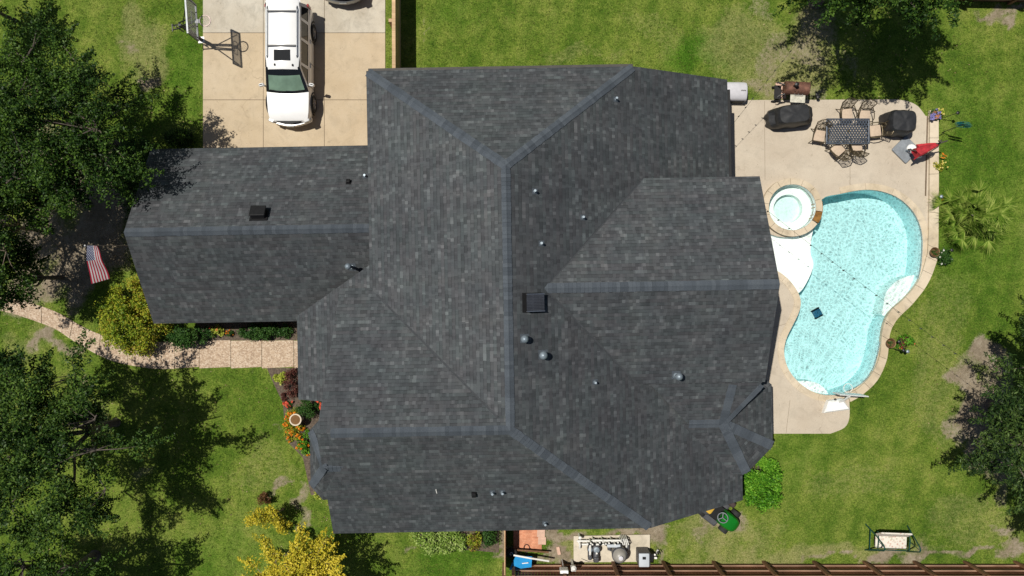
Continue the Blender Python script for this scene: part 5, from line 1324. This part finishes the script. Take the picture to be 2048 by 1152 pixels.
for x, y, r_ in ((.62, .42, .20), (.62, -.42, .20), (-.62, .42, .27), (-.62, -.42, .27)):
    wh = MB().lathe([(r_ * .5, -.09), (r_ * .9, -.09), (r_, -.05), (r_, .05), (r_ * .9, .09), (r_ * .5, .09)], n=22, M4=Matrix.Translation((x, y, r_)) @ Matrix.Rotation(R(90), 4, 'X')).build('wheel', 'tyre', t, smooth=True)
    MB().lathe([(r_ * .5, -.07), (r_ * .3, -.085), (r_ * .3, .085), (r_ * .5, .07)], n=14, M4=Matrix.Translation((x, y, r_)) @ Matrix.Rotation(R(90), 4, 'X')).build('rim', 'mow_yellow', wh)
MB().box((.15, .62, .3), (.42, .22, .3), 0, .05).build('side_chute', 'seat_dark', t)

# ------------------------------------------------------------------ fences
def fence(name, label, a, b, ht, face, side, keys, post_px=None, step=2.3, cap=False, bw=.14):
    "boards on a line from a to b; rails and posts on the 'side' side"
    a, b = G(*a), G(*b); d = b - a; L = d.length; ang = math.atan2(d.y, d.x)
    t = thing(name, label, 'fence', tuple(a), ang); rg_ = random.Random(int(L * 31)); mb = MB(); k = int(L / bw)
    for i in range(k):
        mb.box((bw * (i + .5), -side * .012, ht / 2 + rg_.uniform(-.012, .012)), (bw - .008, .02, ht - .02))
    mb.build('board_panel', keys[0], t)
    for z in (.32, ht * .52, ht - .2): MB().box((L / 2, side * .022, z), (L, .042, .09)).build('rail', keys[1], t)
    n_ = max(1, int(L / step)); xs_ = [L * i / n_ for i in range(n_ + 1)]
    for x in xs_: MB().box((min(max(x, .06), L - .06), side * (.09 if not cap else .17), ht / 2 + (.02 if cap else -.02)), (.14, .14 if cap else .10, ht + .06)).build('post', keys[2], t)
    if cap: MB().box((L / 2, side * .02, ht + .035), (L, .15, .04)).build('cap_board', keys[3], t)
    return t
fence('cedar_fence', 'stained cedar fence along the bottom of the back garden', (1024, 1127), (2230, 1127), 1.8, 1, 1, ('fence_brown', 'fence_rail', 'fence_post'), step=2.25)
fence('side_fence', 'thin weathered side fence running from the house wall downwards', (1011, 985), (1011, 1130), 1.75, 1, -1, ('fence_brown', 'fence_pale', 'fence_pale', 'fence_pale'), cap=False, step=2.4)
fence('driveway_fence', 'pale cedar fence with a cap board between driveway and back lawn', (800, -150), (801, 178), 1.8, 1, -1, ('fence_pale', 'fence_pale', 'fence_pale', 'fence_pale'), cap=True, step=2.0)
fence('cedar_fence', 'dark cedar fence in the top right corner behind the oak', (1900, 2), (2250, 8), 1.8, 1, -1, ('fence_brown', 'fence_rail', 'fence_post'), step=2.3)
for k, y in enumerate((12, 30, 120)):
    p = G(806, y); t = thing('fence_bracket', '', 'block', tuple(p))
    bpy.data.objects.remove(t)
# ------------------------------------------------------------------ side yard
o = MB().prism([(0, 0), (1.28, 0), (1.28, -1.05), (1.05, -1.05), (1.05, -1.1), (0, -.95)], -.04, .045).build('paver_patio', 'pave_brick', loc=tuple(G(1027, 1056))); tag(o, 'small red brick paver patio against the bottom wall', 'paver patio')
for k, (px, py, lb) in enumerate(((1082, 1066, 'pink paving slab beside the red brick patio nearest the wall'), (1084, 1081, 'pink paving slab beside the red brick patio farther from the wall'))):
    o = MB().box((0, 0, .025), (.36, .34, .06), 0, .01).build('paving_slab', 'pave_pink', loc=tuple(G(px, py))); o.rotation_euler.z = R(-2); tag(o, lb, 'paving slab', 'pink slabs beside the brick patio')
o = MB().box((0, 0, .03), (.15, .36, .07), R(12), .01).build('loose_brick', 'pave_pink', loc=tuple(G(1117, 1101))); tag(o, 'single loose pinkish brick lying on the bare ground', 'brick')

t = thing('wheelbarrow', 'blue wheelbarrow tipped up against the bottom fence', 'wheelbarrow', tuple(G(1043, 1110)), 0)
t.scale = (1.28, 1.28, 1.1)
mb = MB().loft([[(-.36, -.30, .22), (.22, -.22, .22), (.20, .02, .40), (-.26, .04, .40)], [(-.44, -.34, .62), (.34, -.24, .62), (.36, .16, .72), (-.20, .20, .74)]])
mb.build('tray', 'blue', t)
MB().box((.12, -.06, .742), (.22, .03, .012), R(6)).build('tray_mark', 'white_plastic', t)
w_ = MB().lathe([(.10, -.05), (.17, -.05), (.20, -.02), (.20, .02), (.17, .05), (.10, .05)], n=24, M4=Matrix.Translation((-.36, .22, .5)) @ Matrix.Rotation(.35, 4, 'X')).build('wheel', 'tyre', t, smooth=True)
MB().lathe([(.10, -.04), (.04, -.055), (.04, .055), (.10, .04)], n=16, M4=Matrix.Translation((-.36, .22, .5)) @ Matrix.Rotation(.35, 4, 'X')).build('rim', 'chrome', w_)
MB().tube([(-.28, .20, .70), (.3, .12, .78), (.95, .0, .72)], .032, 8).build('handle', 'pvc', t)
MB().tube([(-.30, .30, .40), (.3, .26, .40), (.95, .20, .35)], .032, 8).build('handle', 'fence_post', t)
MB().tube([(.0, .2, .25), (.1, .26, .02), (.3, .26, .02), (.35, .2, .3)], .018, 6).build('leg', 'black_metal', t)
mb = MB().tube([(.0 + .12 * math.cos(a), .42 + .16 * math.sin(a), .06) for a in [k * .5 for k in range(13)]], .012, 5)
tag(MB().tube([(.13 * math.cos(a * .5) , .17 * math.sin(a * .5), .06 + .004 * a) for a in range(24)], .014, 5).build('garden_hose', 'seat_dark', loc=tuple(G(1053, 1095))), 'coil of thin dark hose lying on the brick patio', 'hose')

t = thing('concrete_pad', '', '', (0, 0, 0)); bpy.data.objects.remove(t)
o = MB().prism(gp([(1147, 1071), (1299, 1068), (1299, 1122), (1147, 1123)]), -.1, .1).build('equipment_pad', 'pad'); tag(o, 'pale concrete pad under the pool pump equipment', 'concrete pad')
def on_pad(px, py, h=.1): return tuple(G(px, py, h)[:2]) + (.1,)
t = thing('pipe_manifold', 'long row of white pipes and valves at the back of the pad', 'pipe manifold', on_pad(1200, 1080))
for y, z, x0, x1 in ((.06, .32, -1.08, 1.25), (-.12, .24, -.85, 1.1), (.16, .55, -.4, .9)):
    MB().cyl((x0, y, z), (x1, y, z), .045, n=10).build('pipe', 'pvc', t, smooth=True)
for k in range(12):
    x = -.62 + k * .135; MB().cyl((x, .02 + .06 * (k % 3), .0), (x, .02 + .06 * (k % 3), .62 + .08 * (k % 2)), .036, n=8).build('riser', 'pvc', t, smooth=True)
for k in range(7):
    x = -.55 + k * .25; v = MB().lathe([(.055, .0), (.065, .03), (.065, .10), (.03, .13)], (x, -.02, .40), 10).build('valve', 'black_plastic', t)
    MB().box((x, -.02, .55), (.16, .035, .03), .7 * k).build('valve_handle', 'black_plastic', v)
MB().box((.55, -.08, .52), (.60, .14, .16), 0, .03).build('actuator', 'heater', t)
for x in (-1.0, 1.1): MB().tube([(x, .05, .32), (x + .06, -.1, .32), (x + .06, -.3, .2), (x + .06, -.3, .0)], .045, 8).build('elbow', 'pvc', t, smooth=True)
MB().tube([(-.48, .0, .35), (-.48, -.5, .35), (-.48, -.55, .3)], .05, 8).build('pipe', 'pvc', t, smooth=True)
for k in range(4): MB().tube([(.92 + k * .075, .22, .0), (.92 + k * .075, .2, .5), (.95 + k * .08, .0, .62), (1.0 + k * .085, -.12, .3), (1.0 + k * .085, -.14, 0)], .03, 6).build('pipe', 'pvc', t, smooth=True)
t = thing('pipe_riser', 'white capped pipe beside the left end of the pipe row', 'pipe', tuple(G(1158, 1068)))
MB().cyl((0, 0, -.1), (0, 0, .5), .05).build('pipe', 'pvc', t); MB().lathe([(.07, .5), (.07, .56), (.03, .58)], n=12).build('cap', 'pvc', t)
def pump(px, py, rz, label):
    t = thing('pool_pump', label, 'pump', on_pad(px, py), rz)
    hcyl2 = lambda m, y0, y1, r, z: m.lathe([(r * .9, y0), (r, y0 + .03), (r, y1 - .03), (r * .9, y1)], n=18, M4=Matrix.Translation((0, 0, z)) @ Matrix.Rotation(R(90), 4, 'X'))
    hcyl2(MB(), .02, .45, .13, .24).build('motor', 'pump', t, smooth=True)
    p_ = MB().lathe([(.16, .05), (.16, .34), (.18, .35), (.18, .38), (.12, .42), (.03, .43)], (0, .15, 0), 20).build('strainer_pot', 'pump', t, smooth=True)
    MB().lathe([(.12, .425), (.13, .45), (.05, .46)], (0, .15, 0), 16).build('lid', 'galv', p_)
    MB().box((0, -.12, .04), (.24, .55, .07), 0, .01).build('foot', 'black_plastic', t)
    MB().box((0, -.30, .40), (.20, .22, .1), 0, .03).build('terminal_box', 'pump', t)
    MB().cyl((0, .02, .35), (0, .02, .52), .04).build('outlet', 'pvc', t)
    return t
pump(1191, 1100, 0, 'large charcoal pool pump with a round lid in the middle of the pad')
p2 = pump(1179, 1100, 0, 'smaller charcoal pool pump at the left of the larger pump'); p2.scale = (.72, .8, .8)
t = thing('pool_filter', 'big round grey pool filter tank standing on the pad', 'filter tank', on_pad(1235, 1100))
MB().lathe([(.30, .02), (.31, .1), (.31, .62), (.33, .64), (.33, .70), (.31, .72), (.28, .86), (.18, .98), (.07, 1.02)], n=28).build('tank', 'filter_tan', t, smooth=True)
MB().lathe([(.335, .60), (.345, .62), (.345, .72), (.335, .74)], n=28).build('clamp_band', 'pump', t)
MB().lathe([(.06, 1.0), (.06, 1.07), (.10, 1.08), (.10, 1.10), (.03, 1.11)], n=14).build('pressure_gauge', 'pale_grey', t)
for s in (-1, 1): MB().tube([(s * .28, .05, .25), (s * .45, .12, .25), (s * .45, .3, .25)], .045, 8).build('port_pipe', 'pump', t)
MB().box((-.42, .25, .3), (.14, .28, .22), 0, .03).build('diverter_valve', 'pump', t)
t = thing('pool_heater', 'grey square pool heater with a dark vent at the right of the pad', 'heater', on_pad(1283, 1107))
MB().box((0, 0, .42), (.52, .62, .8), 0, .03).build('cabinet', 'pump', t)
MB().box((-.03, .0, .85), (.46, .60, .08), 0, .03).build('top_panel', 'heater', t, smooth=True)
MB().box((-.03, .1, .895), (.15, .12, .02), 0, .005).build('exhaust_vent', 'black_plastic', t)
MB().box((.34, .0, .35), (.16, .34, .5), 0, .02).build('header', 'black_plastic', t)
MB().tube([(.42, .0, .25), (.6, .06, .3), (.72, .18, .1)], .05, 8).build('pipe', 'pvc', t); MB().tube([(.42, -.12, .2), (.62, -.12, .25), (.66, -.2, -.05)], .05, 8).build('pipe', 'pvc', t)
mb = MB()
for k in range(3): mb.box((.58 + k * .08, .1 + .04 * k, .42), (.035, .16, .05), .6)
mb.build('valve_handle', 'black_plastic', t)
t = thing('control_post', 'white control box on a short post in front of the fence', 'control box', tuple(G(1143, 1120)))
MB().box((0, 0, .45), (.08, .08, 1.1)).build('post', 'pvc', t); MB().box((0, .0, 1.02), (.22, .16, .42), 0, .03).build('box', 'white_plastic', t); MB().lathe([(.10, 1.24), (.12, 1.30), (.05, 1.38)], (0, .08, 0), 12).build('cap', 'pvc', t)
t = thing('electric_box', 'white electric box mounted on the inside of the fence', 'electric box', tuple(G(1124, 1119)))
MB().box((0, 0, 1.35), (.36, .14, .46), 0, .02).build('cabinet', 'white_plastic', t); MB().cyl((0, 0, -.05), (0, 0, 1.15), .03).build('conduit', 'pale_grey', t); MB().box((0, .077, 1.35), (.30, .01, .38)).build('cover', 'pvc', t)
o = MB().tube([(0, 0, 0), (.3, -.12, .03), (.6, -.1, .02), (.75, .1, .02), (.68, .3, .05)], .013, 5).build('power_cable', 'wire', loc=on_pad(1163, 1117)); tag(o, 'thin dark cable looping over the left of the pad', 'cable')

# ------------------------------------------------------------------ garden ornaments
t = thing('birdbath', 'round pale stone birdbath with brown water in the flower bed', 'birdbath', tuple(G(600, 834)))
MB().lathe([(.20, -.05), (.18, .05), (.08, .14), (.07, .5), (.12, .6), (.24, .66), (.27, .72), (.27, .75), (.22, .755), (.20, .71), (.05, .69)], n=28).build('basin', 'stone', t, smooth=True)
MB().lathe([(.215, .72), (.215, .728)], n=24).build('water', 'bath_water', t)
def bowl(px, py, label):
    t = thing('copper_bowl', label, 'bowl', (*G(px, py)[:2], .155), 0, 'copper bowls on the stone border')
    MB().lathe([(.10, 0), (.14, .02), (.215, .20), (.225, .22), (.20, .215), (.12, .06), (.02, .05)], n=24).build('bowl', 'copper', t, smooth=True)
    leaf_mesh('filling', [(0, 0, .14), (.07, .05, .14), (-.06, .04, .13), (.02, -.08, .14)], 26, .08, .05, 'leaf_hedge', t, int(px))
    return t
bowl(1861, 505, 'copper bowl on the stone border above the white flowering plant'); bowl(1774, 685, 'copper bowl on the stone border beside the reddish plant')
shrub('flowering_plant', 'green plant with white blooms beside a copper bowl', 'plant', 1880, 516, .38, .34, .6, 'leaf_hedge', 22, 60, .085, 111, .16, None, 'fl_white', 8)
shrub('flowering_plant', 'red and green leafy plant beside a copper bowl and stake lights', 'plant', 1808, 684, .42, .32, .5, 'leaf_bright', 22, 60, .085, 112, .15, None, 'fl_red', 9, .06, 'leaf_red')
t = shrub('flower_pot', 'purple and yellow flowers in a pot on the end of the stone border', 'flower pot', 1862, 234, .24, .24, .38, 'leaf_hedge', 12, 40, .07, 113, .12, None, 'fl_purple', 18, .11, base_h=0)
t.location.z = .15; MB().lathe([(.12, 0), (.17, .22), (.18, .24), (.15, .24), (.14, .2)], n=18).build('pot', 'terracotta', t)
shrub('flowering_plant', 'yellow white flower cluster beside the purple flower pot', 'plant', 1876, 229, .16, .18, .35, 'leaf_lime', 8, 40, .07, 114, .1, None, 'fl_yellow', 14)
shrub('flowering_plant', 'straggly yellow and orange flowers at the lawn edge of the border', 'plant', 1874, 331, .26, .20, .4, 'leaf_shrub', 12, 40, .07, 115, .12, None, 'fl_yellow', 16)
shrub('flowering_plant', 'small sparse flower sprig above the straggly yellow flowers', 'plant', 1884, 313, .2, .13, .35, 'leaf_lime', 5, 30, .06, 116, .08, None, 'fl_orange', 6)
shrub('flowering_plant', 'small orange bloom between the stone border and the palm', 'plant', 1884, 398, .12, .14, .3, 'leaf_hedge', 5, 30, .06, 117, .08, None, 'fl_orange', 6)
def stake(px, py, ht, lean, label, head='black_metal'):
    t = thing('stake_light', label, 'stake light', tuple(G(px, py)), 0, 'thin stake lights along the pool border')
    MB().cyl((0, 0, -.05), (lean[0], lean[1], ht), .014, n=6).build('stake', 'black_metal', t)
    MB().lathe([(.02, ht - .02), (.07, ht), (.08, ht + .03), (.06, ht + .05), (.01, ht + .07)], (lean[0], lean[1], 0), 12).build('lamp_head', head, t); return t
stake(1880, 238, .95, (.25, .06), 'stake light leaning from the purple flower pot'); stake(1785, 697, .8, (.1, -.02), 'stake light below the copper bowl with the red plant')
stake(1790, 700, .8, (.16, .0), 'grey headed stake light right of the red plant', 'galv'); stake(1787, 684, .5, (0, .05), 'short stake light between copper bowl and red plant')
stake(1868, 398, .5, (.05, .05), 'short stake light at the corner of the palm', 'galv'); stake(1886, 503, .6, (.05, .03), 'short stake light above the white flowering plant')
t = thing('wind_spinner', 'teal and copper wind spinner on a dark stake in the lawn', 'wind spinner', tuple(G(1884, 265)), R(80))
MB().cyl((0, 0, -.05), (.02, 0, 1.75), .016, n=6).build('stake', 'black_metal', t)
for s, hh in ((1, 1.62), (-1, 1.72)):
    mb = MB()
    for k in range(12):
        a = k * math.pi / 6; p = Vector((.06 * s, .30 * math.cos(a), hh + .30 * math.sin(a))); c = Vector((.05 * s, 0, hh)); tv = Vector((.03 * s, -.05 * math.sin(a), .05 * math.cos(a)))
        mb.add([c, c.lerp(p, .6) + tv, p, c.lerp(p, .6) - tv * .6], [(0, 1, 2, 3)])
    mb.tube([(.05 * s, .31 * math.cos(k * math.pi / 12), hh + .31 * math.sin(k * math.pi / 12)) for k in range(24)], .012, 4, True)
    mb.build('rotor', 'teal', t, fix=False)
MB().tube([(0, 0, .3), (-.10, .06, .12), (-.16, .1, 0)], .012, 5).build('foot', 'black_metal', t)
# flag on an angled pole from the gable wall
t = thing('flag', 'american flag flying from an angled pole on the garage gable', 'flag', (-14.65, 1.80, 2.2))
tip = Vector((-2.27, -.12, 2.3)); MB().tube([(0, 0, 0), tip], [.02, .016], 8).build('pole', 'pole', t)
MB().lathe([(.005, -.03), (.035, 0), (.005, .04)], tuple(tip), 10).build('finial', 'white_plastic', t); MB().box((.02, 0, -.02), (.08, .1, .16)).build('bracket', 'black_metal', t)
nu, nv = 30, 14; bm = bmesh.new(); uvl = bm.loops.layers.uv.new('UVMap'); vv = []
for i in range(nu + 1):
    row = []
    for j in range(nv + 1):
        u, v = i / nu, j / nv
        h0 = tip * (.985 - .125 * (1 - v))                    # hoist runs along the pole
        fly = Vector((-.14 + .30 * (1 - v), -1.40, -.35 - .25 * u))
        p = h0 + fly * (u * (1.08 - .14 * (1 - v))) + Vector((.035 * math.sin(u * 9 + v * 2), 0, .07 * math.sin(u * 8 + v * 3.2) * u ** .5 - .16 * (1 - v) * u))
        row.append((bm.verts.new(p), (u, v)))
    vv.append(row)
for i in range(nu):
    for j in range(nv):
        q = [vv[i][j], vv[i + 1][j], vv[i + 1][j + 1], vv[i][j + 1]]; f = bm.faces.new([a[0] for a in q]); f.smooth = True
        for l, a in zip(f.loops, q): l[uvl].uv = a[1]
me = bpy.data.meshes.new('flag_cloth'); bm.to_mesh(me); bm.free(); me.materials.append(M['flag']); o = bpy.data.objects.new('flag_cloth', me); C.objects.link(o); o.parent = t

# string lights
def string_lights(a, b, sag, nb, label):
    a, b = Vector(a), Vector(b); t = thing('string_lights', label, 'string lights', tuple(a)); d = b - a
    f = lambda u: d * u + Vector((0, 0, -sag * 4 * u * (1 - u)))
    MB().tube([f(k / 40) for k in range(41)], .0055, 4).build('wire', 'wire', t)
    for k in range(nb):
        p = f((k + .5) / nb); s_ = MB().cyl(p, p - Vector((0, 0, .07)), .02, n=6).build('socket', 'wire', t)
        MB().lathe([(.012, -.06), (.026, -.10), (.024, -.14), (.008, -.165)], tuple(p), 8).build('bulb', 'bulb', s_)
string_lights(G(1526, 414, 4.4), G(2020, 784, 4.2), .35, 22, 'string of bulbs stretched over the pool to the cedar tree')
string_lights(G(1458, 258, 2.55), G(1640, 30, 4.6), .15, 12, 'string of bulbs from the eave up to the big oak')

# ------------------------------------------------------------------ loose grass tufts and fallen leaves
def scatter(name, n_try, per, size, spread, key, seed, label, cat, test, up, aspect):
    rg = np.random.default_rng(seed); x = rg.uniform(-24.5, 24.5, n_try); y = rg.uniform(-14, 14, n_try)
    keep = test(x, y, rg)
    for poly in AVOID: keep &= ~inside(x, y, poly)
    x, y = x[keep], y[keep]
    o = leaf_mesh(name, np.stack([x, y, np.full(len(x), .025)], -1), per, spread, size, key, None, seed, up, .35, aspect)
    struct(o, label, cat, 'stuff')
hr = lambda l: [tuple((Matrix.Rotation(HROT, 4, 'Z') @ Vector((a, b, 0)))[:2]) for a, b in l]
AVOID = [gp(deck_px), gp([(404, -420), (773, -420), (773, 330), (404, 330)]), gp(top + bot[::-1]), gp([(350, 678), (700, 678), (700, 738), (350, 740)]), gp([(1145, 1066), (1301, 1066), (1301, 1124), (1145, 1124)]), gp([(1026, 1054), (1092, 1054), (1092, 1104), (1026, 1104)]),
         gp([(534, 736), (700, 736), (720, 1000), (622, 990), (606, 915), (572, 880), (566, 806), (548, 768)]), hr([(-14.3, -.9), (-14.3, 5.7), (-5, 5.7), (-5, 8.2), (8.8, 8.2), (8.8, 3.9), (9.4, 3.9), (9.4, -3.4), (10.5, -4.4), (10.5, -6.7), (8.8, -8.8), (-6.7, -9.1), (-6.7, -.9)])]
M['tuft'] = leaf_mat("grass_tuft", [(0.050, 0.11, 0.012), (0.10, 0.170, 0.022), (0.15, 0.215, 0.034), (0.23, 0.25, 0.06)], 0.3, 0.7, 0.5)
M['litter'] = leaf_mat("fallen_leaves", [(0.10, 0.06, 0.025), (0.26, 0.19, 0.09), (0.42, 0.34, 0.18)])
LW = bpy.data.objects['lawn'].data.color_attributes['soil']
_nx = 301; _arr = np.zeros(len(LW.data) * 4, np.float32); LW.data.foreach_get('color', _arr); _soil = _arr.reshape(-1, 4)[:301 * 201, 0].reshape(201, 301)
def grassy(x, y, rg):
    i = np.clip(((y + 20) / .2).astype(int), 0, 200); j = np.clip(((x + 30) / .2).astype(int), 0, 300)
    return rg.random(len(x)) > _soil[i, j] * 1.1
scatter('grass_tufts', 60000, 5, .085, .09, 'tuft', 201, 'longer grass tufts standing in the mown lawn', 'grass', grassy, .35, .16)
def under(x, y, rg):
    d = np.full(len(x), 9.0)
    for px, py, r in ((270, 310, 5), (300, 870, 5.5), (200, 1130, 4), (140, 470, 5), (1740, 80, 5), (1990, 830, 4.5), (640, 1080, 3), (280, 650, 2.5)):
        c = G(px, py); d = np.minimum(d, np.hypot(x - c.x, y - c.y) / r)
    return rg.random(len(x)) > d * .95
scatter('fallen_leaves', 14000, 1, .07, .02, 'litter', 205, 'scattered fallen leaves on the ground under the trees', 'leaf litter', under, .8, .55)
